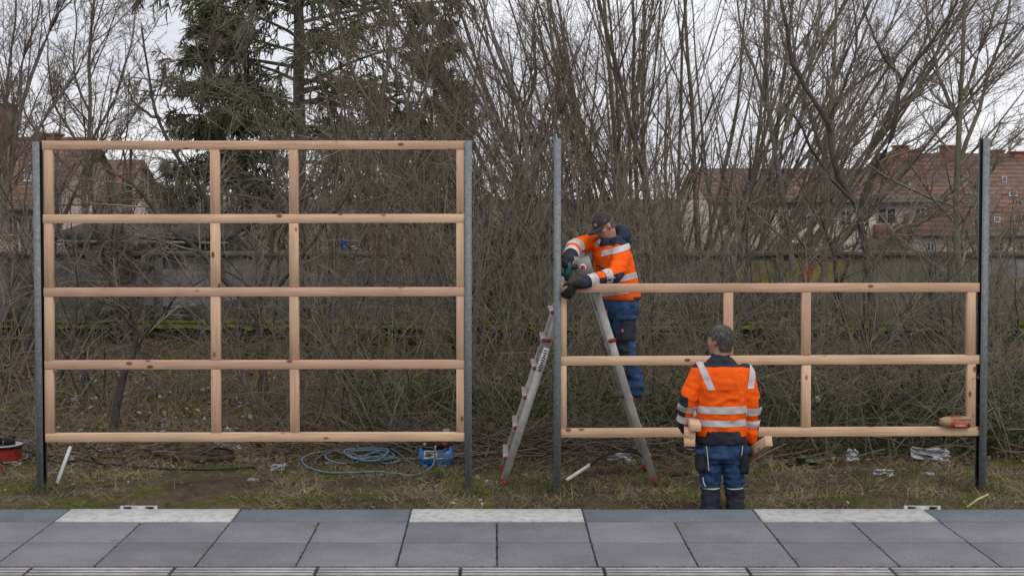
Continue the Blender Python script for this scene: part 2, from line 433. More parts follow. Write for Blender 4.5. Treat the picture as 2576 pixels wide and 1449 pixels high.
def roof_material():
    m = mat('roof_tiles', (0.215, 0.112, 0.07), 0.9, 0.28, 1.1, second=(0.13, 0.077, 0.057), detail=9)
    nt = m.node_tree; L = nt.links; b = nt.nodes['Principled BSDF']
    tc = N(nt, 'ShaderNodeTexCoord')
    wv = N(nt, 'ShaderNodeTexWave'); wv.bands_direction = 'Z'; wv.inputs['Scale'].default_value = 1.2; wv.wave_profile = 'SAW'
    L.new(tc.outputs['Object'], wv.inputs['Vector'])
    bp = N(nt, 'ShaderNodeBump'); bp.inputs['Strength'].default_value = 0.8; bp.inputs['Distance'].default_value = 0.08
    L.new(wv.outputs['Fac'], bp.inputs['Height']); L.new(bp.outputs[0], b.inputs['Normal'])
    src = b.inputs['Base Color'].links[0].from_socket
    n3 = N(nt, 'ShaderNodeTexNoise'); n3.inputs['Scale'].default_value = 4.0; n3.inputs['Detail'].default_value = 6; L.new(tc.outputs['Object'], n3.inputs['Vector'])
    ad = N(nt, 'ShaderNodeMath', operation='MULTIPLY'); L.new(wv.outputs['Fac'], ad.inputs[0]); L.new(n3.outputs['Fac'], ad.inputs[1])
    mr = N(nt, 'ShaderNodeMapRange'); mr.inputs['From Min'].default_value = 0.0; mr.inputs['From Max'].default_value = 0.55; mr.inputs['To Min'].default_value = 1.35; mr.inputs['To Max'].default_value = 0.55
    L.new(ad.outputs[0], mr.inputs['Value'])
    hs = N(nt, 'ShaderNodeHueSaturation'); hs.inputs['Saturation'].default_value = 0.9; L.new(mr.outputs[0], hs.inputs['Value']); L.new(src, hs.inputs['Color']); L.new(hs.outputs[0], b.inputs['Base Color'])
roof_material()

def ground_material():
    m = bpy.data.materials.new('ground_soil'); m.use_nodes = True
    nt = m.node_tree; L = nt.links; b = nt.nodes['Principled BSDF']
    b.inputs['Roughness'].default_value = 1.0; b.inputs['Specular IOR Level'].default_value = 0.1
    tc = N(nt, 'ShaderNodeTexCoord')
    def noise(sc, det, seed):
        mp = N(nt, 'ShaderNodeMapping'); mp.inputs['Location'].default_value = (seed, seed * 2, 0)
        L.new(tc.outputs['Object'], mp.inputs['Vector'])
        n = N(nt, 'ShaderNodeTexNoise'); n.inputs['Scale'].default_value = sc; n.inputs['Detail'].default_value = det; n.inputs['Roughness'].default_value = 0.65
        L.new(mp.outputs[0], n.inputs['Vector']); return n.outputs['Fac']
    def ramp(f, a, ca, c, cb):
        r = N(nt, 'ShaderNodeValToRGB'); e = r.color_ramp.elements
        e[0].position = a; e[0].color = (*ca, 1); e[1].position = c; e[1].color = (*cb, 1); L.new(f, r.inputs['Fac']); return r.outputs[0]
    soil = ramp(noise(9, 10, 1), 0.32, (0.042, 0.032, 0.025), 0.7, (0.14, 0.104, 0.078))
    straw = ramp(noise(22, 8, 5), 0.3, (0.06, 0.05, 0.032), 0.7, (0.19, 0.158, 0.094))
    moss = ramp(noise(16, 8, 9), 0.3, (0.045, 0.05, 0.014), 0.7, (0.15, 0.155, 0.035))
    f1 = ramp(noise(1.1, 6, 3), 0.47, (0, 0, 0), 0.58, (1, 1, 1))
    f2 = ramp(noise(1.6, 6, 13), 0.505, (0, 0, 0), 0.60, (1, 1, 1))
    m1 = N(nt, 'ShaderNodeMixRGB'); L.new(f1, m1.inputs['Fac']); L.new(soil, m1.inputs['Color1']); L.new(straw, m1.inputs['Color2'])
    m2 = N(nt, 'ShaderNodeMixRGB'); L.new(f2, m2.inputs['Fac']); L.new(m1.outputs[0], m2.inputs['Color1']); L.new(moss, m2.inputs['Color2'])
    L.new(m2.outputs[0], b.inputs['Base Color'])
    bp = N(nt, 'ShaderNodeBump'); bp.inputs['Strength'].default_value = 0.9; bp.inputs['Distance'].default_value = 0.05
    L.new(noise(30, 10, 2), bp.inputs['Height']); L.new(bp.outputs[0], b.inputs['Normal'])
    MATS['ground'] = m
ground_material()

# ------------------------------------------------------------------ ground and platform
def build_ground():
    xs = np.concatenate([np.linspace(-900, -30, 8), np.linspace(-24, -7, 12), np.linspace(-6.4, 6.4, 129), np.linspace(7, 24, 12), np.linspace(30, 900, 8)])
    ys = np.concatenate([np.linspace(-300, 5, 5), np.linspace(7.9, 11, 8), np.linspace(11.1, 16, 90), np.linspace(16.2, 26, 40), np.linspace(28, 60, 8), np.linspace(90, 1500, 8)])
    X, Y = np.meshgrid(xs, ys)
    Z = ground_z(X, Y)
    fine = (abs(X) < 6.3) & (Y > 11.2) & (Y < 20)
    jit = np.array([mnoise.noise((x * 5, y * 5, 0)) * 0.02 + mnoise.noise((x * 14, y * 14, 3)) * 0.012 for x, y in zip(X[fine], Y[fine])])
    Z[fine] += jit
    Z[Y < 6] = -1.5
    n, k = X.shape
    v = np.stack([X, Y, Z], -1).reshape(-1, 3)
    i = np.arange(n - 1)[:, None] * k; j = np.arange(k - 1)[None, :]
    f = np.stack([i + j, i + j + 1, i + k + j + 1, i + k + j], -1).reshape(-1, 4)
    g = build_mesh('ground', v, [(f, 0)], 'ground', smooth=True)
    tag(g, 'rough soil ground with straw and moss behind the platform', 'ground', kind='structure')
build_ground()

PZ = float(P(1247, 1280, 8.30)[2])          # platform level
def build_platform():
    pl = bpy.data.objects.new('platform', None)
    mb = MB()
    mb.bbox((-9, -6, -0.6), (9, 8.24, PZ - 0.014))
    pl = mb.build('platform', 'joint_grit', None, (0, 7, 0))
    tag(pl, 'railway platform of grey concrete slabs with white edge markings', 'platform', kind='structure')
    slabs = {}
    def slab(name, x0, x1, y0, y1, top, h, m, gap=0.006, bevel=0.004, tilt=0.0, gy=.007):
        key = (name, m, round(x1 - x0, 3), round(y1 - y0, 3))
        w = ((x0 + x1) / 2, (y0 + y1) / 2, top - h / 2)
        if key not in slabs:
            b = MB(); b.box((0, 0, 0), ((x1 - x0) / 2 - gap, (y1 - y0) / 2 - gy, h / 2))
            o = b.build(name, m, None, (0, 0, 0), bevel=bevel); slabs[key] = o
        else:
            o = slabs[key].copy(); COL.objects.link(o)
        place(o, w, pl); o.rotation_euler = (tilt * random.uniform(-1, 1), tilt * random.uniform(-1, 1), tilt * 1.2 * random.uniform(-1, 1))
    y_e, y_1, y_2, y_3 = 8.30, 7.975, 7.495, 7.015
    k = 0
    for i in range(-5, 6):
        x0 = -0.494 + i
        white = (i % 2 == 0)
        slab('edge_slab', x0, x0 + 1.0, y_1, y_e, PZ + (0.003 if white else 0), 0.14, 'edge_white' if white else 'edge_grey', 0.005, 0.003, 0.0006)
        for h in (0, 0.5):
            one = (0.9 < x0 + h < 2.4)
            slab('paving_slab', x0 + h, x0 + h + 0.5, y_2, y_1, PZ, 0.05, 'paving', 0.005, 0.0015, 0.0016)
            slab('paving_slab', x0 + h, x0 + h + 0.5, y_3, y_2, PZ, 0.05, 'paving', 0.005, 0.0015, 0.0016)
    # grooved tactile plates, bottom of the picture and behind it
    x = float(P(430, 1440, 6.9)[0])
    proto = None
    pitch = 0.706
    for r in range(1):
        for i in range(-7, 8):
            xc = x + (i + 0.5) * pitch
            if proto is None:
                b = MB(); b.box((0, 0, -0.005), (pitch / 2 - 0.006, 0.175, 0.02))
                for q in range(7):
                    yy = -0.152 + q * 0.0508
                    b.loft([((0, yy, 0.0145), (pitch / 2 - 0.012, 0, 0), (0, 0.017, 0)), ((0, yy, 0.0215), (pitch / 2 - 0.016, 0, 0), (0, 0.011, 0))], 4, pw=2)
                    # square section ridge
                o = None
                b = MB(); b.box((0, 0, -0.005), (pitch / 2 - 0.006, 0.175, 0.02), None, 1)
                for q in range(7):
                    yy = -0.152 + q * 0.0508
                    xx = pitch / 2 - 0.01
                    v = np.array([(-xx, yy - .013, .0151), (xx, yy - .013, .0151), (xx, yy + .013, .0151), (-xx, yy + .013, .0151),
                                  (-xx, yy - .0105, .018), (xx, yy - .0105, .018), (xx, yy + .0105, .018), (-xx, yy + .0105, .018)])
                    b.add(v, np.array([[4,5,6,7],[0,1,5,4],[1,2,6,5],[2,3,7,6],[3,0,4,7]]))
                proto = b.build('tactile_slab', ['tactile', 'tactile_groove'], None, (0, 0, 0)); o = proto
            else:
                o = proto.copy(); COL.objects.link(o)
            place(o, (xc, 6.995 - 0.175, PZ - 0.016), pl)
    slab('paving_base', -9, 9, 3.0, 6.62, PZ + 0.03, 0.05, 'paving')
    # galvanised brackets bolted to the far side of the edge
    for (a, b_, lab) in ((302, 396, 'white metal bracket plate at the platform edge on the left'), (2274, 2366, 'white metal bracket plate at the platform edge on the right')):
        c = P((a + b_) / 2, 1276, 8.40); w = (b_ - a) / ppm(8.40) / 2
        t = thing('bracket', lab, 'bracket', (c[0], 8.40, PZ - 0.1), 'platform edge brackets')
        q = MB()
        # plate with two square holes: frame of strips
        z0, z1 = PZ - 0.10, PZ - 0.002
        hx = 0.024; hz0, hz1 = PZ - 0.035, PZ - 0.009
        xs = [c[0] - w, c[0] - w + 0.02, c[0] - w + 0.02 + hx * 2, c[0] + w - 0.02 - hx * 2, c[0] + w - 0.02, c[0] + w]
        for i in (0, 2, 4): q.bbox((xs[i], 8.395, z0), (xs[i + 1], 8.405, z1))
        for i in (1, 3):
            q.bbox((xs[i], 8.395, hz1), (xs[i + 1], 8.405, z1)); q.bbox((xs[i], 8.395, z0), (xs[i + 1], 8.405, hz0))
        q.build('plate', 'bracket_grey', t)
        q = MB(); q.bbox((c[0] - w, 8.30, z0 - 0.01), (c[0] + w, 8.405, z0)); q.build('foot_flange', 'bracket_grey', t)
        for s_ in (-1, 1):
            q = MB(); q.bbox((c[0] + s_ * w * 0.6 - .012, 8.405, hz0 - .01), (c[0] + s_ * w * 0.6 + .012, 8.43, hz1)); q.build('clip', 'black_plastic', t)
build_platform()
def joint_gravel():
    rs = np.random.RandomState(4); mb = MB()
    oc = np.array([(1, 0, 0), (-1, 0, 0), (0, 1, 0), (0, -1, 0), (0, 0, 1), (0, 0, -1)], float)
    fc = np.array([[0,2,4],[2,1,4],[1,3,4],[3,0,4],[2,0,5],[1,2,5],[3,1,5],[0,3,5]])
    for i in range(-9, 12):
        x = -0.494 + i * .5; y0 = 7.0; y1 = 8.3 if i % 2 == 0 else 7.97
        for k in range(150):
            r = rs.uniform(.0022, .0065)
            mb.add(np.array((x + rs.normal(0, .009), rs.uniform(y0, y1), PZ - .004 + rs.uniform(-.004, .004))) + oc * r * rs.uniform(.7, 1.2, (6, 1)), fc)
    for k in range(500):
        r = rs.uniform(.002, .006)
        mb.add(np.array((rs.uniform(-2.7, 2.7), 7.005 + rs.normal(0, .008), PZ - .002)) + oc * r * rs.uniform(.7, 1.2, (6, 1)), fc)
    tag(mb.build('gravel', 'grit', None, (0, 7.5, PZ)), 'fine grit filling the joints between the platform slabs', 'gravel', kind='stuff')
mat('grit', (0.16, 0.15, 0.135), 0.95, 0.8, 120, second=(0.045, 0.04, 0.036))
joint_gravel()

# ------------------------------------------------------------------ boundary wall
WD = 22.0
def build_wall():
    zt = float(P(1247, 633, WD)[2]); zl = float(P(1247, 806, WD - 0.35)[2])
    t = thing('concrete_wall', 'long grey concrete boundary wall with mossy footing behind the bushes', 'wall', (0, WD, 0.3))
    proto = None; pc = None; pp = None
    px = 2.4; i = 0
    for i in range(-6, 7):
        x0 = -0.4 + i * px
        b = MB(); b.bbox((x0 + 0.06, WD - 0.02, 0.1), (x0 + px - 0.06, WD + 0.10, zt - 0.07))
        b.build('wall_panel', 'wall_render' if x0 > 2.5 else 'wall_concrete', t)
        b = MB(); b.bbox((x0 - 0.075, WD - 0.06, 0.1), (x0 + 0.055, WD + 0.12, zt - 0.07)); b.build('wall_post', 'wall_concrete', t)
        b = MB(); b.bbox((x0 - 0.02, WD - 0.08, zt - 0.068), (x0 + px - 0.03, WD + 0.16, zt)); b.build('coping', 'concrete_dark', t, bevel=0.01)
    # mossy footing ledge: uneven top
    for i in range(-8, 9):
        x0 = i * 1.9 + 0.4
        h = random.uniform(-0.03, 0.02)
        b = MB(); b.bbox((x0, WD - 0.36, -0.2), (x0 + 1.885, WD - 0.065, zl - 0.045 + h)); b.build('footing', 'moss_dark', t)
        b = MB()
        n = 24
        xs = np.linspace(x0 - 0.01, x0 + 1.89, n); ys = np.linspace(WD - 0.40, WD - 0.07, 5)
        X, Y = np.meshgrid(xs, ys)
        Z = np.array([[zl - 0.03 + h + 0.05 * mnoise.noise((x * 3.1, y * 5, 0)) + 0.03 * mnoise.noise((x * 11, y * 9, 4)) - (0.10 if r == 0 else 0) for x, y in zip(X[r], Y[r])] for r in range(5)])
        v = np.stack([X, Y, Z], -1).reshape(-1, 3)
        ii = np.arange(4)[:, None] * n; jj = np.arange(n - 1)[None, :]
        b.add(v, np.stack([ii + jj, ii + jj + 1, ii + n + jj + 1, ii + n + jj], -1).reshape(-1, 4)); b.build('moss_cap', 'moss', t, smooth=True)
    # graffiti: flat paint on the panels
    def blot(name, m, pts, dy):
        q = [P(x, y, WD - 0.02 - dy) for x, y in pts]
        b = MB(); b.poly(q[::-1]); b.build(name, m, t)
    blot('graffiti', 'graffiti_yellow', [(1855, 722), (1850, 690), (1868, 664), (1905, 655), (1960, 660), (2005, 650), (2068, 652), (2070, 700), (2062, 730)], 0.004)
    blot('graffiti', 'graffiti_yellow', [(2085, 735), (2078, 660), (2120, 650), (2136, 690), (2128, 735)], 0.004)
    blot('graffiti', 'graffiti_red', [(2018, 706), (2026, 668), (2040, 650), (2050, 672), (2040, 700), (2030, 712)], 0.008)
    blot('graffiti', 'graffiti_grey', [(300, 760), (310, 690), (420, 676), (560, 690), (600, 752), (450, 775)], 0.004)
    blot('graffiti', 'graffiti_grey', [(2480, 690), (2500, 650), (2600, 655), (2590, 700)], 0.004)
build_wall()

# ------------------------------------------------------------------ houses behind the wall
def gable_house(name, label, D, xl, xr, y_ridge, y_eave, y_base, depth, wallm, wins=(), chim=(), sky=(), wtop=None, balc=()):
    """long side towards the camera: roof slopes from eave at D to ridge at D+depth/2"""
    A = P(xl, y_eave, D); B = P(xr, y_eave, D)
    R0 = P(xl, y_ridge, D + depth / 2); R1 = P(xr, y_ridge, D + depth / 2)
    zb = -1.95
    t = thing(name, label, 'house', ((A[0] + B[0]) / 2, D + depth / 2, zb))
    ze, zr = A[2], R0[2]
    x0, x1 = A[0], B[0]
    b = MB(); b.bbox((x0 + .3, D + .5, zb), (x1 - .3, D + depth - .5, ze + 0.05))
    for x in (x0 + .3, x1 - .3):
        b.poly([(x, D + .5, ze), (x, D + depth / 2, zr - .2), (x, D + depth - .5, ze)])
    b.build('wall', wallm, t)
    b = MB(); th = 0.18
    for s_, yy in ((0, D), (1, D + depth)):
        v = np.array([(x0, yy, ze), (x1, yy, ze), (x1, D + depth / 2, zr), (x0, D + depth / 2, zr)], float)
        v2 = v - (0, 0, th)
        b.add(np.concatenate([v, v2]), np.array([[0,1,2,3],[7,6,5,4],[0,4,5,1],[1,5,6,2],[2,6,7,3],[3,7,4,0]]))
    roof = b.build('roof', 'roof_tiles', t)
    b = MB(); b.tube([(x0, D - .08, ze - .1), (x1, D - .08, ze - .1)], 0.10, 8); b.build('gutter', 'gutter_grey', t)
    def on_roof(x, y):
        # intersect the view ray with the front slope
        o = np.array((0, 0, EYE)); d = P(x, y, 1.0) - o
        p0 = np.array((x0, D, ze)); n = np.cross((x1 - x0, 0, 0), (0, depth / 2, zr - ze))
        k = np.dot(p0 - o, n) / np.dot(d, n); return o + d * k, unit(n)
    for (cx0, cx1, cy0, cy1) in chim:
        a = P(cx0, cy0, D + depth / 2); c = P(cx1, cy1, D + depth / 2)
        b = MB(); b.bbox((a[0], D + depth / 2 - .5, zr - 1.2), (c[0], D + depth / 2 + .5, a[2] - .12)); ch = b.build('chimney', 'brick_red', roof)
        b = MB(); b.bbox((a[0] - .06, D + depth / 2 - .57, a[2] - .12), (c[0] + .06, D + depth / 2 + .57, a[2])); b.build('chimney_cap', 'brick_red', roof)
    for (sx0, sx1, sy0, sy1) in sky:
        pts = []
        for (x, y) in ((sx0, sy1), (sx1, sy1), (sx1, sy0), (sx0, sy0)):
            p, n = on_roof(x, y); pts.append(p + n * 0.06 * (1 if n[1] < 0 else -1))
        b = MB(); b.poly(pts); b.build('roof_window', 'window_frame', roof)
        c = np.mean(pts, 0); b = MB(); b.poly([c + (p - c) * .7 + np.array((0, -.03, .03)) for p in pts]); b.build('roof_glass', 'window_glass', roof)
    for (wx0, wx1, wy0, wy1) in wins:
        a = P(wx0, wy0, D + .5); c = P(wx1, wy1, D + .5)
        b = MB(); b.bbox((a[0], D + .42, c[2]), (c[0], D + .49, a[2])); w = b.build('window', 'window_frame', t)
        mx = (a[0] + c[0]) / 2
        for (u0, u1) in ((a[0] + .09, mx - .05), (mx + .05, c[0] - .09)):
            q = MB(); q.bbox((u0, D + .395, c[2] + .09), (u1, D + .425, a[2] - .09)); q.build('pane', 'window_glass', w)
        q = MB(); q.bbox((a[0] - .08, D + .30, c[2] - .08), (c[0] + .08, D + .41, c[2] - .003)); q.build('sill', 'window_frame', w)
    for (bx0, bx1, by0, by1, m) in balc:
        a = P(bx0, by0, D - .5); c = P(bx1, by1, D - .5)
        b = MB(); b.bbox((a[0], D - .5, c[2]), (c[0], D - .42, a[2])); b.bbox((a[0], D - .42, c[2]), (a[0] + .08, D + .45, a[2])); b.bbox((c[0] - .08, D - .42, c[2]), (c[0], D + .45, a[2]))
        b.bbox((a[0] - .05, D - .55, c[2] - .18), (c[0] + .05, D + .45, c[2] - .002))
        b.build('balcony', m, t)
    return t
gable_house('house', 'cream house with red tiled roof and balconies behind the wall, right of the worker', 84, 1780, 2345, 424, 504, 660, 15, 'cream_render',
    wins=[(2206, 2254, 522, 563), (2072, 2102, 524, 566), (2112, 2142, 528, 568), (1956, 2004, 540, 596), (2012, 2046, 540, 596), (1880, 1916, 530, 570), (1815, 1850, 530, 570),
          (2070, 2094, 612, 630), (2112, 2136, 612, 630), (2158, 2182, 612, 630), (2205, 2230, 612, 630), (2300, 2330, 522, 562)],
    chim=[(2076, 2096, 412, 425)], sky=[(2088, 2104, 440, 456), (2218, 2226, 446, 458), (1960, 1972, 476, 486), (2110, 2122, 462, 470)],
    balc=[(1940, 2050, 575, 605, 'cream_render'), (2208, 2290, 566, 592, 'balcony_red')])
gable_house('house', 'house with steep red roof and brick chimneys behind the far right post', 82.5, 2300, 2760, 386, 588, 665, 17, 'cream_render',
    wins=[(2330, 2350, 610, 632), (2400, 2424, 608, 632), (2500, 2524, 608, 632), (2560, 2590, 608, 632)],
    chim=[(2214, 2232, 385, 400), (2250, 2280, 366, 390), (2280, 2312, 376, 392), (2370, 2410, 366, 392), (2484, 2520, 378, 392), (2545, 2572, 381, 392)],
    sky=[(2272, 2290, 460, 474), (2410, 2424, 440, 456), (2520, 2532, 446, 462), (2538, 2560, 484, 496), (2500, 2516, 548, 562)])
gable_house('house', 'house with dark red roof and chimneys at the left edge behind bare trees', 62, -330, 128, 345, 520, 660, 14, 'pink_render',
    wins=[(20, 50, 545, 590), (70, 100, 545, 590), (-60, -30, 545, 590)], chim=[(8, 38, 262, 350), (112, 152, 336, 356)], sky=[(60, 80, 430, 460)])
gable_house('house', 'low pinkish house with brown roof seen through the upper left frame cell', 70, 130, 300, 402, 500, 660, 10, 'pink_render',
    wins=[(262, 284, 530, 560), (180, 204, 530, 560), (220, 244, 530, 560)])
def shed():
    D = 24.5
    a = P(130, 575, D); c = P(575, 640, D)
    t = thing('shed', 'low shed with dark flat roof just behind the wall on the left', 'shed', ((a[0] + c[0]) / 2, D + 1.5, 0.4))
    b = MB(); b.bbox((a[0] + .15, D + .2, 0.2), (c[0] - .15, D + 3, a[2] - .2)); b.build('wall', 'wall_concrete', t)
    b = MB(); b.add(np.array([(a[0], D, a[2] - .2), (c[0], D, a[2] - .2), (c[0], D + 3.2, a[2] + .05), (a[0], D + 3.2, a[2] + .05), (a[0], D, a[2] - .09), (c[0], D, a[2] - .09), (c[0], D + 3.2, a[2] + .16), (a[0], D + 3.2, a[2] + .16)]),
        np.array([[0,3,2,1],[4,5,6,7],[0,1,5,4],[1,2,6,5],[2,3,7,6],[3,0,4,7]])); b.build('roof', 'shed_roof', t)
    b = MB(); b.tube([(a[0], D - .04, a[2] - .22), (c[0], D - .04, a[2] - .25)], 0.03, 6); b.build('gutter', 'galvanised', t)
shed()
# ------------------------------------------------------------------ steel posts
FD = 12.78                     # front face of the posts
def steel_post(xc, y_top, y_bot, label, leanpx=0):
    a = P(xc, y_bot, FD); b_ = P(xc, y_top, FD)
    x = a[0]; xt = x + leanpx / ppm(FD)
    z0, z1 = gz(x, FD) - 0.25, b_[2]
    t = thing('steel_post', label, 'post', (x, FD + .06, gz(x, FD)), 'galvanised steel posts')
    w, d, tf, tw = 0.031, 0.12, 0.0065, 0.0028
    def prism(name, xa, xb, ya, yb, m):
        mb = MB()
        v = [(x + xa, FD + ya, z0), (x + xb, FD + ya, z0), (x + xb, FD + yb, z0), (x + xa, FD + yb, z0),
             (xt + xa, FD + ya, z1), (xt + xb, FD + ya, z1), (xt + xb, FD + yb, z1), (xt + xa, FD + yb, z1)]
        mb.add(np.array(v), np.array([[0,3,2,1],[4,5,6,7],[0,1,5,4],[1,2,6,5],[2,3,7,6],[3,0,4,7]]))
        return mb.build(name, m, t)
    prism('front_flange', -w, w, 0, tf, 'galvanised')
    prism('back_flange', -w, w, d - tf, d, 'galvanised')
    prism('web', -tw, tw, tf + .0005, d - tf - .0005, 'web_rust')
    for s_ in (-1, 1):
        prism('rubber_seal', min(s_ * .004, s_ * .025), max(s_ * .004, s_ * .025), d - tf - .013, d - tf - .001, 'rubber')
    # bolt holes plug near the top
    return t
steel_post(101, 356, 1240, 'leftmost galvanised steel post, at the left end of the tall timber frame', -4)
steel_post(1178, 354, 1252, 'galvanised steel post at the right end of the tall timber frame')
steel_post(1402, 349, 1242, 'galvanised steel post in front of the ladder, beside the worker with the cap')
steel_post(2471, 348, 1240, 'rightmost galvanised steel post, at the end of the low timber frame', 4)

# ------------------------------------------------------------------ timber frames
BD = FD + 0.042                # centre plane of the boards
BW, BT = 0.079, 0.058
def frame(label, name, rails, studs, base):
    t = thing(name, label, 'wooden frame', base, 'timber frames between the posts')
    for (xa, ya, xb, yb) in rails:                      # centre lines in picture units
        board('rail', P(xa, ya, BD), P(xb, yb, BD), BW, BT, 'wood', t)
    for (xa, ya, xb, yb, w) in studs:
        board('stud', P(xa, ya, BD), P(xb, yb, BD), w / ppm(BD), BT - 0.004, 'wood', t, up=(1, 0, 0), bevel=0.0015)
    return t
r1 = [(108, 366, 1172, 366), (110, 551, 1172, 549.5), (112, 735, 1172, 733.5), (114, 917.5, 1172, 916), (116, 1100, 1172, 1097.5)]
s1 = []
for i in range(4):
    ya, yb = r1[i][1] + 11.3, r1[i + 1][1] - 11.3
    yar, ybr = r1[i][3] + 11.3, r1[i + 1][3] - 11.3
    s1.append((122.5 + i * .9, ya, 123.4 + i * .9, yb, 22))
    s1.append((541 + i * .9, ya - .6, 541.9 + i * .9, yb - .6, 23.5))
    s1.append((738.5 + i * .9, ya - .8, 739.4 + i * .9, yb - .8, 23))
    s1.append((1158, yar, 1158.6, ybr, 20))
frame('tall spruce timber frame of twelve open cells between two posts', 'timber_lattice', r1, s1, P(640, 1111, BD))
r2 = [(1406, 725, 2462, 723), (1406, 907.5, 2462, 903.5), (1406, 1088.5, 2462, 1084)]
s2 = []
for i in range(2):
    ya, yb = r2[i][1] + 11.3, r2[i + 1][1] - 11.3
    yar, ybr = r2[i][3] + 11.3, r2[i + 1][3] - 11.3
    s2.append((1416.5, ya, 1416.8, yb, 17))
    s2.append((1831.5, ya - .8, 1831.5, yb - 1.6, 23.5))
    s2.append((2027, ya - 1.2, 2027, yb - 2.5, 22.5))
    s2.append((2442, yar, 2441, ybr, 21))
frame('low spruce timber frame with three rails, right of the ladder', 'timber_lattice', r2, s2, P(1930, 1099, BD))

# ------------------------------------------------------------------ folding ladder
LN, LF = 13.05, 13.72
mat('hinge_grey', (0.26, 0.24, 0.235), 0.55, 0.2, 20, metal=0.3)
def ladder():
    t = thing('stepladder', 'aluminium folding ladder with red feet and joints behind the third post', 'ladder', (P(1455, 1222, 13.3)[0], 13.38, 0.0))
    W = {}
    for side, (fx, fy, tx, ty) in {'L': (1263, 1222, 1441, 672), 'R': (1648, 1218, 1480, 672)}.items():
        f = P(fx, fy, LN); q = P(tx, ty, LN)
        for D, tagn in ((LN, 'n'), (LF, 'f')):
            ff = np.array((f[0], D, f[2])); qq = np.array((q[0], D, q[2]))
            if tagn == 'f': ff[2] = f[2]
            W[side + tagn] = (ff, qq)
    for key, (ff, qq) in W.items():
        ax = unit(qq - ff); out = np.array((ax[2], 0, -ax[0])); A = np.stack([ax, (0, 1, 0), out])
        Ln = np.linalg.norm(qq - ff)
        sgn = 1 if key[1] == 'n' else -1
        split = 0.60 if key[0] == 'L' else 0.88
        b = MB(); b.box(ff + ax * Ln * (0.03 + split) / 2, (Ln * (split - 0.03) / 2, .015, .035), A); b.build('outer_rail', 'aluminium', t, bevel=.004)
        b = MB(); b.box(ff + ax * Ln * (split - .1 + 1.0) / 2 + np.array((0, sgn * .026, 0)), (Ln * (1.1 - split) / 2, .011, .031), A); b.build('inner_rail', 'aluminium', t, bevel=.003)
        b = MB(); b.box(ff + ax * .03, (.034, .019, .040), A); b.build('foot', 'red_plastic', t, bevel=.008)
    # rungs
    for side, ys in (('L', (1152, 1076, 1000, 926, 856, 786)), ('R', (1150, 1077, 1004, 931, 856, 786))):
        n0, n1 = W[side + 'n']; f0, f1 = W[side + 'f']
        for k, y in enumerate(ys):
            zz = P(1450, y, LN)[2]; s_ = (zz - n0[2]) / (n1[2] - n0[2])
            a = n0 + (n1 - n0) * s_; c = f0 + (f1 - f0) * s_
            off = np.array((-0.048 if side == 'L' else 0.030, 0, 0))
            ax = unit(n1 - n0)
            b = MB(); b.box((a + c) / 2 + off, ((.012), abs(c[1] - a[1]) / 2 - .012, .026 if side == 'L' else .016), np.array([(0, 0, 1.), (0, 1, 0), (1, 0, 0)]))
            b.build('rung', 'aluminium', t, bevel=.003)
            for e in (a + (0, -.018, 0), c + (0, .018, 0)):
                b = MB(); b.box(np.asarray(e) + off * .95 + (0, .018 if e[1] < 13.3 else -.018, 0), (.022, .010, .018)); b.build('rung_end', 'red_plastic', t, bevel=.005)
                if k == 4 and e[1] < 13.3:
                    b = MB(); b.box(np.asarray(e) + off * .3, (.036, .012, .017), np.stack([unit((1, 0, .25 if side == 'R' else -.1)), (0, 1, 0), unit((-.25 if side == 'R' else .1, 0, 1))])); b.build('lock_lever', 'red_plastic', t, bevel=.009)
    # hinges
    for D, s_ in ((LN, -1), (LF, 1)):
        c = (W['L' + ('n' if s_ < 0 else 'f')][1] + W['R' + ('n' if s_ < 0 else 'f')][1]) / 2; c = np.array((c[0] + .02, D, c[2]))
        b = MB(); b.tube([c + (0, -.025, 0), c + (0, .025, 0)], .085, 20); h = b.build('hinge', 'hinge_grey', t, bevel=.006)
        b = MB(); b.tube([c + (0, -.034, 0), c + (0, .034, 0)], .03, 14); b.build('hinge_button', 'print_white', t)
        b = MB(); b.box(c + (0, -.036, 0), (.018, .002, .018)); b.build('hinge_emblem', 'print_red', t)
        for key, sx in (('L', -1), ('R', 1)):
            q = W[key + ('n' if s_ < 0 else 'f')][1]; p0 = W[key + ('n' if s_ < 0 else 'f')][0]; ax = unit(q - p0)
            A = np.stack([ax, (0, 1, 0), (ax[2], 0, -ax[0])])
            b = MB(); b.box(q - ax * .02 + np.array((sx * -.0, -.002 * s_, 0)), (.12, .02, .034), A); b.build('hinge_arm', 'hinge_grey', t, bevel=.003)
    # warning label on the left rail
    n0, n1 = W['Ln']; ax = unit(n1 - n0); A = np.stack([ax, (0, 1, 0), (ax[2], 0, -ax[0])])
    s_ = (P(1370, 905, LN)[2] - n0[2]) / (n1[2] - n0[2]); c = n0 + (n1 - n0) * s_ + np.array((0, -.0165, 0))
    b = MB(); b.box(c, (.115, .0012, .026), A); lb = b.build('sticker', 'print_white', t)
    for q in range(9):
        b = MB(); b.box(c + ax * (-.095 + q * .023) + np.array((0, -.0018, 0)), (.006 if q % 3 else .009, .0004, .018 if q % 3 else .01), A); b.build('print_line', 'print_dark', lb)
    return W
LADDER = ladder()

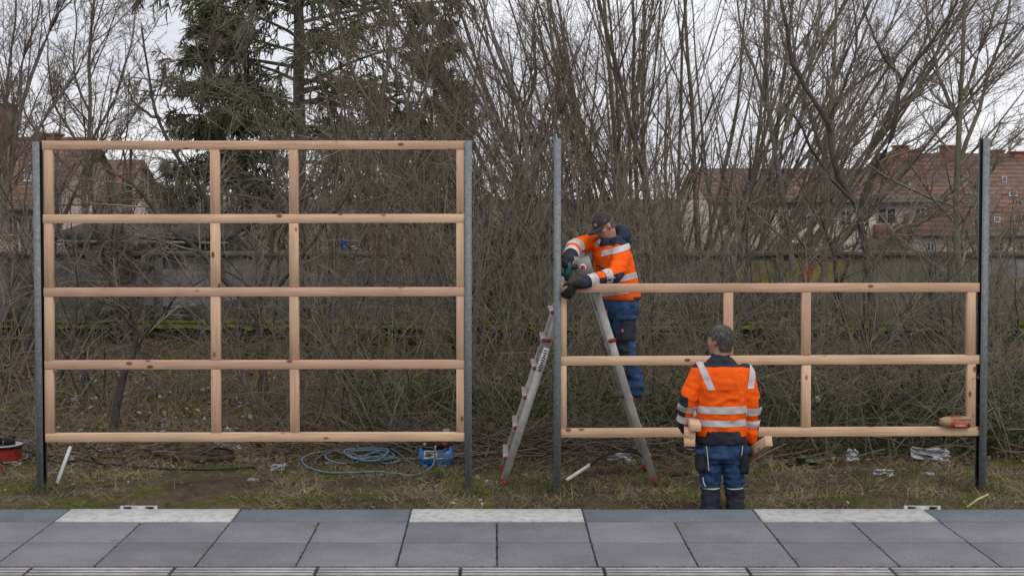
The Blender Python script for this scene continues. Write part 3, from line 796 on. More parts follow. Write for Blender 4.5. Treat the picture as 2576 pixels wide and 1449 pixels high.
# ------------------------------------------------------------------ carton on the low rail
def carton():
    D0 = BD - .02
    z = P(2400, 1073.5, BD)[2] + .002
    a = P(2378, 1060, D0)[0]; b1 = P(2437, 1060, D0)[0]
    x0 = P(2388, 1060, D0)[0]
    h = 26 / ppm(D0)
    t = thing('carton', 'brown and red cardboard box with pointed open flap on the low rail', 'box', ((x0 + b1) / 2, D0, z))
    y0, y1 = D0 - .045, D0 + .045
    m = MB(); m.bbox((x0, y0, z), (b1, y1, z + h)); m.build('body', 'carton', t, bevel=.002)
    m = MB(); m.bbox((x0 + .001, y0 - .0015, z + .001), (b1 - .001, y0 - .0005, z + h * .56)); m.build('red_panel', 'carton_red', t)
    m = MB(); m.bbox((x0 + .002, y0 + .002, z + h + .0005), (b1 - .06, y1 - .002, z + h + .0015)); m.build('top_panel', 'carton_red', t)
    # tapering flap to the left
    xt = P(2366, 1060, D0)[0]
    v = []
    for s_ in np.linspace(0, 1, 5):
        xx = x0 + (xt - x0) * (s_ * (1.0)); hh = h * (1 - .45 * s_ ** 1.6)
        v += [(xx, y0 + .002, z + .004 + (h - hh) * .55), (xx, y0 + .002, z + .004 + (h - hh) * .55 + hh - .006), (xx, y1 - .002, z + .004 + (h - hh) * .55 + hh - .006), (xx, y1 - .002, z + .004 + (h - hh) * .55)]
    v = np.array(v); f = []
    for i in range(4):
        for k in range(4): f.append((i * 4 + k, i * 4 + (k + 1) % 4, i * 4 + 4 + (k + 1) % 4, i * 4 + 4 + k))
    f.append((16, 17, 18, 19))
    m = MB(); m.add(v, np.array(f)); m.build('flap', 'carton', t)
    xm = (x0 + b1) / 2
    text_mesh('lettering', 'WÜRTH', .030, 'print_dark', t, (xm + .035, y0 - .002, z + h * .74), (math.pi / 2, 0, 0))
    text_mesh('emblem', 'W', .034, 'print_red', t, (xm - .052, y0 - .002, z + h * .74), (math.pi / 2, 0, 0))
    for r in range(2):
        m = MB(); m.bbox((xm - .05, y0 - .0025, z + h * (.14 + .12 * r)), (xm + .05 - .012 * r, y0 - .0017, z + h * (.18 + .12 * r))); m.build('print_line', 'print_white', t)
    m = MB(); m.poly([(xm + .062, y0 - .002, z + h * .1), (xm + .09, y0 - .002, z + h * .1), (xm + .09, y0 - .002, z + h * .28), (xm + .076, y0 - .002, z + h * .4), (xm + .062, y0 - .002, z + h * .28)]); m.build('print_mark', 'print_dark', t)
carton()
# ------------------------------------------------------------------ tools and litter on the ground
def G(x, y, dz=0.0):
    """point on the ground seen at (x, y)"""
    D = 12.5
    for _ in range(40):
        p = P(x, y, D); e = p[2] - (gz(p[0], D) + dz)
        D += e * 2.2 if abs(e) < 2 else np.sign(e) * 2
        D = min(max(D, 11), 21.5)
    p = P(x, y, D); p[2] = gz(p[0], D) + dz
    return p

def compressor():
    g = G(1096, 1172)
    D = g[1]; s_ = ppm(D)
    x0, x1 = P(1052, 1150, D)[0], P(1140, 1150, D)[0]
    zc = P(1096, 1147, D)[2]; r = 25 / s_
    t = thing('air_compressor', 'small blue air compressor under the right end of the tall frame', 'compressor', ((x0 + x1) / 2, D, g[2]))
    b = MB(); L = x1 - x0
    rings = []
    for u, q in ((0, .25), (.015, .55), (.045, .82), (.09, .97), (.14, 1.0), (.86, 1.0), (.91, .97), (.955, .82), (.985, .55), (1, .25)):
        rings.append(((x0 + L * u, D, zc), (0, r * q, 0), (0, 0, r * q)))
    b.loft(rings, 24); b.build('tank', 'compressor_blue', t, smooth=True)
    b = MB(); b.tube([(x0 + .03, D, zc), (x0 + .036, D, zc)], r * 1.012, 24); b.tube([(x1 - .036, D, zc), (x1 - .03, D, zc)], r * 1.012, 24); b.build('weld_seam', 'compressor_blue', t)
    for xx in (x0 + L * .2, x0 + L * .72):
        b = MB(); b.bbox((xx - .028, D - r * .75, g[2] - .01), (xx + .028, D + r * .6, zc - r * .7)); b.build('foot', 'compressor_blue', t, bevel=.004)
    # label plate, follows the front of the tank
    b = MB(); v = []
    for a in np.linspace(-.05, .75, 6):
        v += [(x0 + L * .19, D - (r + .002) * math.cos(a), zc + (r + .002) * math.sin(a)), (x0 + L * .55, D - (r + .002) * math.cos(a), zc + (r + .002) * math.sin(a))]
    b.add(np.array(v), np.array([(2 * i, 2 * i + 1, 2 * i + 3, 2 * i + 2) for i in range(5)])); lp = b.build('label_plate', 'print_white', t)
    for k in range(4):
        a = .15 + k * .14; b = MB(); b.box((x0 + L * (.30 + .03 * (k % 2)), D - (r + .003) * math.cos(a), zc + (r + .003) * math.sin(a)), (L * (.08 + .03 * (k % 2)), .0012, .006)); b.build('print_line', 'print_dark', lp)
    b = MB(); b.box((x0 + L * .5, D - r - .002, zc - .006), (L * .38, .002, .004)); b.build('trim_line', 'print_white', t)
    # motor block above
    zt = zc + r
    b = MB(); b.bbox((x0 + L * .12, D - .085, zt - .02), (x1 - L * .1, D + .085, zt + .055)); b.build('motor_base', 'black_plastic', t, bevel=.008)
    b = MB(); b.tube([(x0 + L * .15, D, zt + .09), (x1 - L * .3, D, zt + .09)], .07, 16); b.build('motor', 'black_plastic', t, bevel=.006)
    b = MB(); b.bbox((x1 - L * .3, D - .06, zt + .02), (x1 - L * .1, D + .06, zt + .17)); b.build('cylinder_head', 'galvanised', t, bevel=.006)
    for xx, zz, m in ((x0 + L * .2, zt + .03, 'carton'), (x1 - L * .24, zt + .03, 'print_red')):
        b = MB(); b.tube([(xx, D - .085, zz), (xx, D - .12, zz)], .019, 12); b.build('gauge', 'black_plastic', t); b = MB(); b.tube([(xx, D - .12, zz + .01), (xx, D - .128, zz + .01)], .017, 12); b.build('knob', m, t)
    b = MB(); b.bbox((x0 + L * .42, D - .1, zt + .045), (x0 + L * .56, D - .03, zt + .085)); b.build('switch', 'red_plastic', t, bevel=.005)
    b = MB(); b.tube([(x0 + L * .5, D - .085, zt + .02), (x0 + L * .5, D - .12, zt + .01)], .012, 8); b.build('hose_coupling', 'steel', t)
    return (x0 + L * .5, D - .13, zt + .0)
COUP = compressor()

def cable(name, label, cat, pts, r, m, k=7, lift=0.0, n=80, origin=None):
    q = spline(pts, n)
    for i in range(len(q)):
        q[i, 2] = max(q[i, 2], gz(q[i, 0], q[i, 1]) + r + .004)
    b = MB(); b.tube(q, r, k)
    o = b.build(name, m, None, q.mean(0) if origin is None else origin, smooth=True)
    return tag(o, label, cat)
def hose():
    c = np.array(COUP)
    pts = [c, c + (0.0, -.05, -.04), P(1094, 1150, c[1] - .06), P(1088, 1172, c[1] - .12), G(1068, 1188, .01), G(1040, 1197, .01), G(1000, 1192, .01), G(950, 1186, .02), G(890, 1189, .01), G(835, 1190, .01),
           G(790, 1182, .01), G(764, 1168, .01), G(762, 1152, .02), G(790, 1140, .03), G(840, 1136, .03), G(885, 1146, .02), G(902, 1156, .02), G(890, 1166, .01), G(850, 1164, .02), G(820, 1152, .03), G(824, 1140, .03),
           G(860, 1132, .05), G(920, 1134, .06), G(980, 1146, .05), G(1004, 1156, .03), G(990, 1164, .02), G(962, 1164, .02)]
    rnd = np.random.RandomState(3)
    # the heap of loops
    cx, cy = 930, 1143
    for k in range(30):
        a = k * 1.15 + rnd.uniform(-.3, .3)
        rx = rnd.uniform(38, 66); ry = rnd.uniform(9, 19)
        pts.append(G(cx + rx * math.cos(a) + rnd.uniform(-10, 10), cy + ry * math.sin(a) + rnd.uniform(-3, 3), 0.02 + .003 * k))
    pts += [G(985, 1128, .06), G(1030, 1131, .04), G(1044, 1139, .02), G(1030, 1152, .01), G(1000, 1160, .01), G(975, 1168, .01)]
    cable('air_hose', 'coiled blue grey air hose lying in loops beside the blue compressor', 'hose', pts, .0105, 'hose_blue', 7, n=520)
hose()
def cables():
    cable('power_cable', 'black cable arching over the ground from reel to under the left frame', 'cable',
          [P(16, 1162, 14.2), P(22, 1146, 14.2), P(42, 1135, 14.15), P(70, 1136, 14.1), P(98, 1146, 14.05), G(128, 1158, .05), G(150, 1164, .03), G(190, 1158, .05), G(240, 1162, .05), G(285, 1176, .02)], .009, 'rubber')
    cable('black_cable', 'black cable snaking across the bare soil below the tall frame', 'cable',
          [G(200, 1110, .12), G(212, 1122, .12), G(226, 1146, .08), G(240, 1158, .03), G(265, 1168, .01), G(310, 1172, .01), G(380, 1178, .01), G(450, 1181, .01), G(540, 1182, .01), G(600, 1178, .01), G(648, 1175, .01)], .010, 'rubber')
    cable('black_cable', 'black cable winding under the tall frame from stud to coil', 'cable',
          [G(225, 1120, .1), G(250, 1136, .04), G(290, 1136, .04), G(330, 1127, .06), G(390, 1134, .04), G(430, 1132, .06), G(480, 1134, .05), G(520, 1140, .03)], .008, 'rubber')
    pts = []
    for k in range(40):
        a = k * .8; pts.append(G(545 + (34 + k % 5 * 2) * math.cos(a), 1136 + (8 + k % 3) * math.sin(a), .02 + .0015 * k))
    cable('cable_coil', 'coil of thin black cable on the grass under the tall frame', 'cable', pts, .007, 'rubber', 6, n=260)
    cable('black_conduit', 'black cable curving out of the white pipe beside the ladder', 'cable',
          [P(1485, 1170, 13.3), P(1508, 1152, 13.35), P(1535, 1140, 13.42), P(1570, 1135, 13.5), P(1605, 1140, 13.58), P(1626, 1160, 13.6), G(1640, 1186, .02)], .011, 'rubber')
    cable('thin_cable', 'thin blue grey lead crossing the coiled hose towards the grass', 'cable', [G(985, 1128, .1), G(1005, 1142, .07), G(1025, 1158, .03), G(1040, 1168, .01), G(1075, 1172, .01), G(1100, 1172, .01)], .006, 'hose_blue', 6)
cables()

def pipe(label, a, b, r=.016, plug=True):
    a = np.asarray(a); b = np.asarray(b)
    t = thing('white_pipe', label, 'pipe', a, 'white plastic pipes')
    m = MB(); m.tube([a, b], r, 12); m.build('tube', 'white_plastic', t, smooth=False)
    u = unit(b - a)
    m = MB(); m.tube([a - u * .06, a - u * .001], r * .7, 8); m.build('cable_end', 'rubber', t)
    return t
p0 = G(143, 1216, .05); pipe('white plastic pipe leaning beside the leftmost post', p0, P(177, 1124, p0[1] + .25))
p0 = G(1424, 1208, .04); pipe('white plastic pipe slanting up between third post and ladder leg', p0, P(1484, 1169, p0[1] + .35))

def reel():
    g = G(18, 1163); D = g[1] + .1
    c = P(8, 1135, D)
    t = thing('cable_reel', 'cable reel wound with red cable at the left edge', 'cable reel', (c[0], D, g[2]))
    z0 = P(8, 1156, D)[2]; z1 = P(8, 1120, D)[2]
    R = 50 / ppm(D)
    m = MB(); m.tube([(c[0], D, z0), (c[0], D, z1)], R * .72, 20); m.build('drum', 'black_plastic', t)
    # windings
    w = []
    for k in range(240):
        a = k * .33; w.append((c[0] + R * .86 * math.cos(a), D + R * .86 * math.sin(a), z0 + .012 + (z1 - z0 - .03) * (k / 240)))
    m = MB(); m.tube(w, .011, 6); m.build('wound_cable', 'red_cable', t, smooth=True)
    m = MB(); m.tube([(c[0], D, z0 + .01), (c[0], D, z1 - .012)], R * .85, 20); m.build('wound_core', 'red_cable', t)
    for z in (z0 - .01, z1 - .004):
        m = MB(); m.tube([(c[0], D, z), (c[0], D, z + .014)], R, 28); m.build('flange', 'black_plastic', t)
    m = MB(); v = []
    for k in range(20):
        a = 2 * math.pi * k / 20; v.append((c[0] + R * .93 * math.cos(a), D + R * .93 * math.sin(a), z1 + .0112))
    m.poly(v); m.build('label_disc', 'litter_white', t)
    m = MB(); m.tube([(c[0], D, z1 + .0115), (c[0], D, z1 + .0135)], R * .62, 20); m.build('hub_plate', 'black_plastic', t)
    m = MB(); m.bbox((c[0] + R * .1, D - .05, z1 + .012), (c[0] + R * .55, D + .06, z1 + .09)); m.build('plug', 'black_plastic', t, bevel=.01)
    m = MB(); m.bbox((c[0] - R * .5, D - .06, z1 + .012), (c[0] - R * .1, D + .05, z1 + .07)); m.build('socket', 'black_plastic', t, bevel=.01)
    # carrying frame
    q = spline([P(66, 1110, D), P(50, 1124, D), P(47, 1134, D), P(50, 1152, D), (c[0] + R * .9, D - .1, g[2] + .01), (c[0] + R * .3, D - R * .95, g[2] + .012)], 40)
    m = MB(); m.tube(q, .010, 8); m.build('carrying_frame', 'galvanised', t, smooth=True)
    q2 = q + np.array((.02, .16, 0)); m = MB(); m.tube(q2, .010, 8); m.build('carrying_frame', 'galvanised', t, smooth=True)
    cable('red_lead', 'loop of loose red cable on the soil in front of the reel', 'cable', [G(-30, 1168, .01), G(-8, 1164, .02), G(6, 1172, .02), G(11, 1182, .01), G(2, 1188, .01), G(-30, 1186, .01)], .009, 'red_cable')
reel()

def crumple(name, label, cat, x, y, wpx, hpx, m, seed, up=.5, group=None, Dset=None):
    """crumpled sheet: folded grid, lying or caught upright"""
    rnd = np.random.RandomState(seed)
    c = G(x, y + hpx / 2) if Dset is None else P(x, y, Dset)
    D = c[1]; w = wpx / ppm(D) * .92; h = hpx / ppm(D) * .9
    n = 15
    u, v = np.meshgrid(np.linspace(-.5, .5, n), np.linspace(-.5, .5, n))
    off = rnd.uniform(0, 50)
    rr = 1 - .35 * np.array([[mnoise.noise((2.1 * a + off, 2.1 * b, off)) for a, b in zip(ra, rb)] for ra, rb in zip(u, v)])
    dx = np.array([[mnoise.noise((3.3 * a + off, 3.3 * b, 5)) for a, b in zip(ra, rb)] for ra, rb in zip(u, v)])
    dy = np.array([[mnoise.noise((3.9 * a + off, 3.9 * b, 9)) + .6 * mnoise.noise((9 * a + off, 9 * b, 2)) + .3 * mnoise.noise((19 * a + off, 19 * b, 2)) for a, b in zip(ra, rb)] for ra, rb in zip(u, v)])
    X = c[0] + (u * rr + dx * .16) * w
    Zl = (v * rr + .5) * h + abs(dy) * h * .25
    Y = D + (v * w * .6) * (1 - up) + dy * max(w, h) * .38
    Z = (c[2] if Dset is None else c[2] - h / 2) + Zl * .85 - (.012 if Dset is None else 0)
    keep = lambda i, j: math.hypot(u[i, j], v[i, j]) < .62
    V = np.stack([X, Y, Z], -1).reshape(-1, 3); f = []
    for i in range(n - 1):
        for j in range(n - 1):
            if keep(i, j) and keep(i + 1, j + 1): f.append((i * n + j, i * n + j + 1, i * n + n + j + 1, i * n + n + j))
    b = MB(); b.add(V, np.array(f)); o = b.build(name, m, None, (c[0], D, c[2]))
    sm = o.modifiers.new('thickness', 'SOLIDIFY'); sm.thickness = .002
    return tag(o, label, cat, group)
LIT = [('plastic_bag', 'large crumpled white plastic bag under the low frame near the rightmost post', 2340, 1136, 104, 36, 'litter_white', .5),
       ('plastic_bag', 'greyish scrap of plastic above the large white bag, far right', 2342, 1118, 34, 18, 'litter_white', .6),
       ('plastic_bag', 'rounded white plastic bag below the low frame, right of the standing worker', 2144, 1140, 32, 40, 'litter_white', .8),
       ('plastic_bag', 'torn white plastic wrapping on the ground inside the ladder', 1560, 1147, 74, 30, 'litter_white', .5),
       ('foil_scrap', 'shiny silver scrap beside the wrapping by the right ladder leg', 1590, 1158, 26, 14, 'aluminium', .4),
       ('paper_scrap', 'white paper scrap hanging in grass right of the leaning white pipe', 182, 1150, 11, 20, 'litter_white', .9),
       ('paper_scrap', 'white paper scrap caught in twigs at the bottom rail of tall frame', 580, 1077, 34, 14, 'litter_white', .7),
       ('plastic_bag', 'left one of two white rags lying on the cable coil', 566, 1124, 24, 20, 'litter_white', .6),
       ('plastic_bag', 'right one of two white rags lying on the cable coil', 596, 1122, 22, 18, 'litter_white', .6),
       ('packaging', 'flat white packet on the grass left of the hose loops', 637, 1203, 28, 9, 'litter_white', .3),
       ('paper_scrap', 'pale slanted sheet of paper sticking up left of the hose', 700, 1170, 40, 22, 'litter_white', .5),
       ('paper_scrap', 'white card lying inside the small loop of the hose', 830, 1161, 22, 8, 'litter_white', .3),
       ('paper_scrap', 'small white scrap on grass right of the second post', 1202, 1196, 14, 13, 'litter_white', .6),
       ('paper_scrap', 'dirty white tissue at the foot of the left ladder leg', 1236, 1211, 32, 18, 'litter_white', .5),
       ('plastic_bag', 'pale bag among the brushwood beside the left ladder leg', 1308, 1144, 22, 18, 'litter_white', .7),
       ('paper_scrap', 'small pale scrap in the brush left of the low frame bottom rail', 1436, 1071, 9, 10, 'litter_white', .7),
       ('paper_scrap', 'white scrap on the moss, right side, below the low frame', 2336, 1189, 34, 11, 'litter_white', .4),
       ('paper_scrap', 'pale strip of paper lying on moss below the low frame', 2224, 1184, 52, 16, 'litter_white', .3),
       ('paper_scrap', 'white scrap lying in grass below the third post', 1188, 1216, 10, 7, 'litter_white', .3),
       ('paper_scrap', 'pale scrap on grass left of the second post near the platform', 1140, 1262, 16, 7, 'litter_white', .2),
       ('paper_scrap', 'pale scrap at the platform edge below the tall frame, further left', 938, 1272, 12, 6, 'litter_white', .2)]
for i, (nm, lab, x, y, w, h, m, up) in enumerate(LIT):
    crumple(nm, lab, 'litter', x, y, w, h, m, 11 + i, up, 'litter on the ground')
crumple('plastic_bag', 'blue plastic scrap on the leaf slope behind the lower left cell', 'litter', 388, 967, 22, 15, 'bag_blue', 61, .6, 'litter on the ground')
crumple('paper_scrap', 'white scrap on the slope right of the dark leaning trunk', 'litter', 413, 1068, 18, 14, 'litter_white', 62, .6, 'litter on the ground')
crumple('paper_scrap', 'white scrap on the slope left of the dark leaning trunk', 'litter', 236, 1000, 20, 10, 'litter_white', 63, .4, 'litter on the ground')
crumple('paper_scrap', 'pale scrap high on the slope behind the lower left cell', 'litter', 184, 1002, 20, 10, 'litter_white', 64, .3, 'litter on the ground')
crumple('plastic_bag', 'blue plastic rag caught in the branches behind the tall frame', 'litter', 863, 612, 22, 26, 'bag_blue', 71, .9, 'rags in the branches', Dset=15.6)
crumple('plastic_bag', 'grey translucent rag hanging beside the blue one in the branches', 'litter', 890, 624, 40, 18, 'graffiti_grey', 72, .9, 'rags in the branches', Dset=15.65)
crumple('plastic_bag', 'small white rag caught in the bush behind the low frame, right of middle stud', 'litter', 2057, 1004, 14, 22, 'litter_white', 73, .9, 'rags in the branches', Dset=14.6)
crumple('dead_leaf', 'yellowish brown crumpled scrap behind the cable reel at the left edge', 'litter', 42, 1164, 26, 16, 'carton', 74, .5)

def log(name, label, pts, r, m, n=14):
    q = spline(pts, n); rr = r * (1 + .18 * np.sin(np.arange(n) * 1.7)); rr[0] *= .8; rr[-1] *= .6
    b = MB(); b.tube(q, rr, 9)
    o = b.build(name, m, None, q.mean(0), smooth=True); tag(o, label, 'log'); return o
mat('rotten_wood', (0.085, 0.06, 0.042), 0.95, 0.45, 12, bump=0.8, bscale=40, stretch=(1, 1, 1))
log('fallen_log', 'rotten brown log on the grass inside the ladder', [G(1452, 1196, .0), G(1490, 1191, .02), G(1530, 1184, .035), G(1568, 1183, .02), G(1596, 1187, .0)], .042, 'rotten_wood')
log('fallen_log', 'dark thick branch on the ground left of the ladder foot', [G(1210, 1140, .05), G(1260, 1128, .08), G(1330, 1120, .1), G(1390, 1128, .06)], .035, 'rotten_wood')
log('fallen_log', 'thin rotten branch on the grass below the tall frame', [G(380, 1130, .04), G(410, 1144, .04), G(450, 1152, .04), G(520, 1156, .04), G(590, 1148, .04)], .03, 'rotten_wood')
log('fallen_log', 'dark log end beside the standing worker, behind the low frame', [G(1668, 1192, .02), G(1700, 1190, .03), G(1732, 1187, .03)], .035, 'rotten_wood')
mat('pale_stick', (0.42, 0.40, 0.22), 0.8, 0.15, 10)
a_ = G(2432, 1276, .0); b_ = G(2486, 1243, .06)
m_ = MB(); m_.tube([a_, (a_ + b_) / 2 + (0, 0, .012), b_], .010, 8); tag(m_.build('stick', 'pale_stick', None, a_), 'pale yellow stick lying at the foot of the rightmost post', 'stick')
# ------------------------------------------------------------------ people
def limb(mb, pts, rad, n=14, k=16, ell=None):
    q = spline(pts, n)
    r = np.interp(np.linspace(0, len(pts) - 1, n), np.arange(len(pts)), rad)
    mb.tube(q, r, k, ell=ell)
    mb.ball(q[0], r[0] * .98, k=14); mb.ball(q[-1], r[-1] * .98, k=14)

def remeshed(mb, voxel=.008, smooth=4, folds=0.0, freq=11.0, fold_fn=None, seed=0.0, cut=None):
    """union of the closed pieces as one continuous bmesh"""
    tmp = mb.build('tmp', [], None, (0, 0, 0))
    rm = tmp.modifiers.new('r', 'REMESH'); rm.mode = 'VOXEL'; rm.voxel_size = voxel; rm.adaptivity = 0
    if smooth:
        s_ = tmp.modifiers.new('s', 'SMOOTH'); s_.factor = .5; s_.iterations = smooth
    dg = bpy.context.evaluated_depsgraph_get()
    me = bpy.data.meshes.new_from_object(tmp.evaluated_get(dg))
    old = tmp.data; bpy.data.objects.remove(tmp); bpy.data.meshes.remove(old)
    bm = bmesh.new(); bm.from_mesh(me); bpy.data.meshes.remove(me)
    bm.normal_update()
    if folds:
        mv = []
        for v in bm.verts:
            p = v.co
            a = mnoise.noise((p.x * freq + seed, p.y * freq, p.z * freq * 1.5))
            b = mnoise.noise((p.x * freq * 1.1 + 7 + seed, p.y * freq, p.z * freq * 2.6 + p.x * 6))
            h = (1 - abs(a) * 2.2) * .55 + b * .6
            k = folds * (fold_fn(p) if fold_fn else 1.0)
            mv.append(v.normal * (h * k))
        for v, d in zip(bm.verts, mv): v.co += d
        bm.normal_update()
    return bm

def bm_object(bm, name, mats, parent, smooth=True):
    me = bpy.data.meshes.new(name)
    w = Vector(parent['_w'])
    bm2 = bm.copy(); bmesh.ops.translate(bm2, verts=bm2.verts, vec=-w)
    for f in bm2.faces: f.smooth = smooth
    bm2.to_mesh(me); bm2.free()
    for m in mats: me.materials.append(MATS[m])
    o = bpy.data.objects.new(name, me); COL.objects.link(o)
    place(o, np.array(w), parent)
    return o

def cut_plane(bm, co, no, pred):
    c0 = Vector(co); n0 = Vector(unit(no)); fs = []
    for f in bm.faces:
        d = [(v.co - c0).dot(n0) for v in f.verts]
        if min(d) < 1e-5 and max(d) > -1e-5 and pred(f.calc_center_median()): fs.append(f)
    geom = list({v for f in fs for v in f.verts}) + list({e for f in fs for e in f.edges}) + fs
    bmesh.ops.bisect_plane(bm, geom=geom, dist=1e-6, plane_co=Vector(co), plane_no=Vector(no))

def band(bm, name, co0, co1, pred, m, parent, lift=.004):
    """strip of the garment between two planes, as a thin mesh of its own lying on it"""
    no = unit(np.asarray(co1, float) - np.asarray(co0, float))
    cut_plane(bm, co0, no, pred); cut_plane(bm, co1, no, pred)
    n = Vector(no); c0, c1 = Vector(co0), Vector(co1)
    fs = []
    for f in bm.faces:
        c = f.calc_center_median()
        if (c - c0).dot(n) > 0 and (c - c1).dot(n) < 0 and pred(c): fs.append(f)
    return patch(bm, name, fs, m, parent, lift)

def patch(bm, name, fs, m, parent, lift=.004):
    if not fs: return None
    bm.normal_update()
    idx = {}; vs = []; faces = []
    for f in fs:
        q = []
        for v in f.verts:
            if v.index not in idx or True:
                key = v
                if key not in idx: idx[key] = len(vs); vs.append(v.co + v.normal * lift)
            q.append(idx[v])
        faces.append(q)
    me = bpy.data.meshes.new(name)
    w = Vector(parent['_w'])
    me.from_pydata([tuple(v - w) for v in vs], [], faces)
    me.materials.append(MATS[m])
    for p in me.polygons: p.use_smooth = True
    o = bpy.data.objects.new(name, me); COL.objects.link(o); place(o, np.array(w), parent)
    return o

def seg_t(p, a, b):
    ax, ay, az = float(a[0]), float(a[1]), float(a[2])
    dx, dy, dz = float(b[0]) - ax, float(b[1]) - ay, float(b[2]) - az
    qx, qy, qz = float(p[0]) - ax, float(p[1]) - ay, float(p[2]) - az
    t = (qx * dx + qy * dy + qz * dz) / (dx * dx + dy * dy + dz * dz); tc = min(max(t, 0), 1)
    return t, math.sqrt((qx - dx * tc) ** 2 + (qy - dy * tc) ** 2 + (qz - dz * tc) ** 2)

def hand(mb, wrist, fwd, palm_n, thumb_side, scale=1.0, curl=0.9, r=.0095, spread=1.0):
    """palm + five bent fingers; fwd = wrist to knuckles, palm_n = direction the palm faces, thumb_side = lateral"""
    f = unit(fwd); n = unit(np.asarray(palm_n) - f * np.dot(palm_n, f)); s_ = unit(np.cross(n, f)); 
    if np.dot(s_, thumb_side) < 0: s_ = -s_
    w = np.asarray(wrist, float); S = scale
    kn = w + f * .09 * S
    mb.loft([(w - f * .01, s_ * .027 * S, n * .020 * S), (w + f * .03 * S, s_ * .036 * S, n * .019 * S), (w + f * .07 * S, s_ * .043 * S, n * .017 * S), (kn, s_ * .042 * S, n * .014 * S)], 14, pw=2.6)
    L = (.074, .083, .077, .060)
    for i, ln in enumerate(L):
        b = kn + s_ * (.031 - .0205 * i) * S * spread - f * .006 * S
        d = unit(f + s_ * (.10 - .07 * i)); ang = curl * (0.85 + .1 * i)
        p1 = b + d * ln * .46 * S + n * math.sin(ang * .35) * .02 * S
        d2 = unit(d * math.cos(ang) + n * math.sin(ang)); p2 = p1 + d2 * ln * .32 * S
        d3 = unit(d * math.cos(ang * 1.75) + n * math.sin(ang * 1.75)); p3 = p2 + d3 * ln * .26 * S
        limb(mb, [b - d * .02, p1, p2, p3], [r * 1.1 * S, r * 1.05 * S, r * .95 * S, r * .8 * S], n=8, k=10)
    b = w + f * .028 * S + s_ * .03 * S
    p1 = b + unit(f * .6 + s_ * .75 + n * .25) * .042 * S; p2 = p1 + unit(f * .85 + s_ * .25 + n * .5 * curl) * .034 * S
    limb(mb, [b - s_ * .015 * S, p1, p2], [r * 1.35 * S, r * 1.15 * S, r * .9 * S], n=7, k=10)

def head_shape(mb, c, f, u, neck_to, S=1.0):
    """c head centre (ear height), f facing, u up; ears, nose, brow, jaw and neck"""
    f = unit(f); u = unit(np.asarray(u) - f * np.dot(u, f)); l = np.cross(u, f)       # l = the head's left
    A = np.stack([l, f, u])
    mb.ball(c + u * .035 * S - f * .012 * S, (.076 * S, .096 * S, .093 * S), A, 20)
    mb.loft([(c + u * .04 * S + f * .02 * S, l * .066 * S, f * .07 * S), (c - u * .03 * S + f * .022 * S, l * .062 * S, f * .07 * S), (c - u * .075 * S + f * .035 * S, l * .048 * S, f * .055 * S), (c - u * .105 * S + f * .055 * S, l * .026 * S, f * .03 * S)], 18, pw=2.3)
    mb.loft([(c + u * .025 * S + f * .088 * S, l * .008 * S, u * .010 * S), (c + u * .0 * S + f * .105 * S, l * .012 * S, u * .012 * S), (c - u * .018 * S + f * .116 * S, l * .015 * S, u * .013 * S), (c - u * .026 * S + f * .088 * S, l * .017 * S, u * .01 * S)], 10)
    mb.ball(c + u * .032 * S + f * .084 * S, (.048 * S, .012 * S, .010 * S), A, 10)
    mb.ball(c - u * .052 * S + f * .09 * S, (.024 * S, .010 * S, .010 * S), A, 10)
    mb.ball(c - u * .100 * S + f * .072 * S, (.020 * S, .016 * S, .014 * S), A, 10)
    for s_ in (-1, 1):
        mb.ball(c + l * s_ * .077 * S - f * .005 * S, (.012 * S, .02 * S, .032 * S), A, 12)
        mb.ball(c + l * s_ * .048 * S + f * .058 * S - u * .012 * S, (.02 * S, .022 * S, .018 * S), A, 10)
    limb(mb, [c - u * .05 * S - f * .02 * S, np.asarray(neck_to)], [.057 * S, .064 * S], n=6)
    return l, f, u

def eyes(c, f, u, l, parent, S=1.0):
    for s_ in (-1, 1):
        p = c + l * s_ * .031 * S + f * .083 * S + u * .012 * S
        b = MB(); b.ball(p, (.011 * S, .009 * S, .007 * S), np.stack([l, f, u]), 10); e = b.build('eye', 'print_white', parent, smooth=True)
        b = MB(); b.ball(p + f * .0062 * S, (.005 * S, .004 * S, .005 * S), np.stack([l, f, u]), 8); b.build('iris', 'print_dark', e)
        b = MB(); b.ball(p + f * .006 * S + u * .016 * S, (.019 * S, .004 * S, .0035 * S), np.stack([l, f, u]), 8); b.build('eyebrow', 'grey_hair', parent)

def boot(mb, ank, fwd, S=1.0, drop=.09, thin=1.0):
    f = unit((fwd[0], fwd[1], 0)); r = np.array((f[1], -f[0], 0)); a = np.asarray(ank, float); u = np.array((0, 0, 1.0))
    g = a - u * drop
    limb(mb, [a + u * .04, g + u * .06], [.058 * thin, .06 * thin], n=5)
    r = r * thin; uu = u * thin; f = f * (1 - (1 - thin) * .4)
    mb.loft([(g - f * .085 + u * .030, r * .030, uu * .028), (g - f * .06 + u * .042, r * .040, uu * .042), (g + u * .05, r * .044, uu * .05), (g + f * .09 + u * .043, r * .05, uu * .043), (g + f * .15 + u * .033, r * .05, uu * .033), (g + f * .195 + u * .026, r * .034, uu * .024)], 16, pw=2.6)

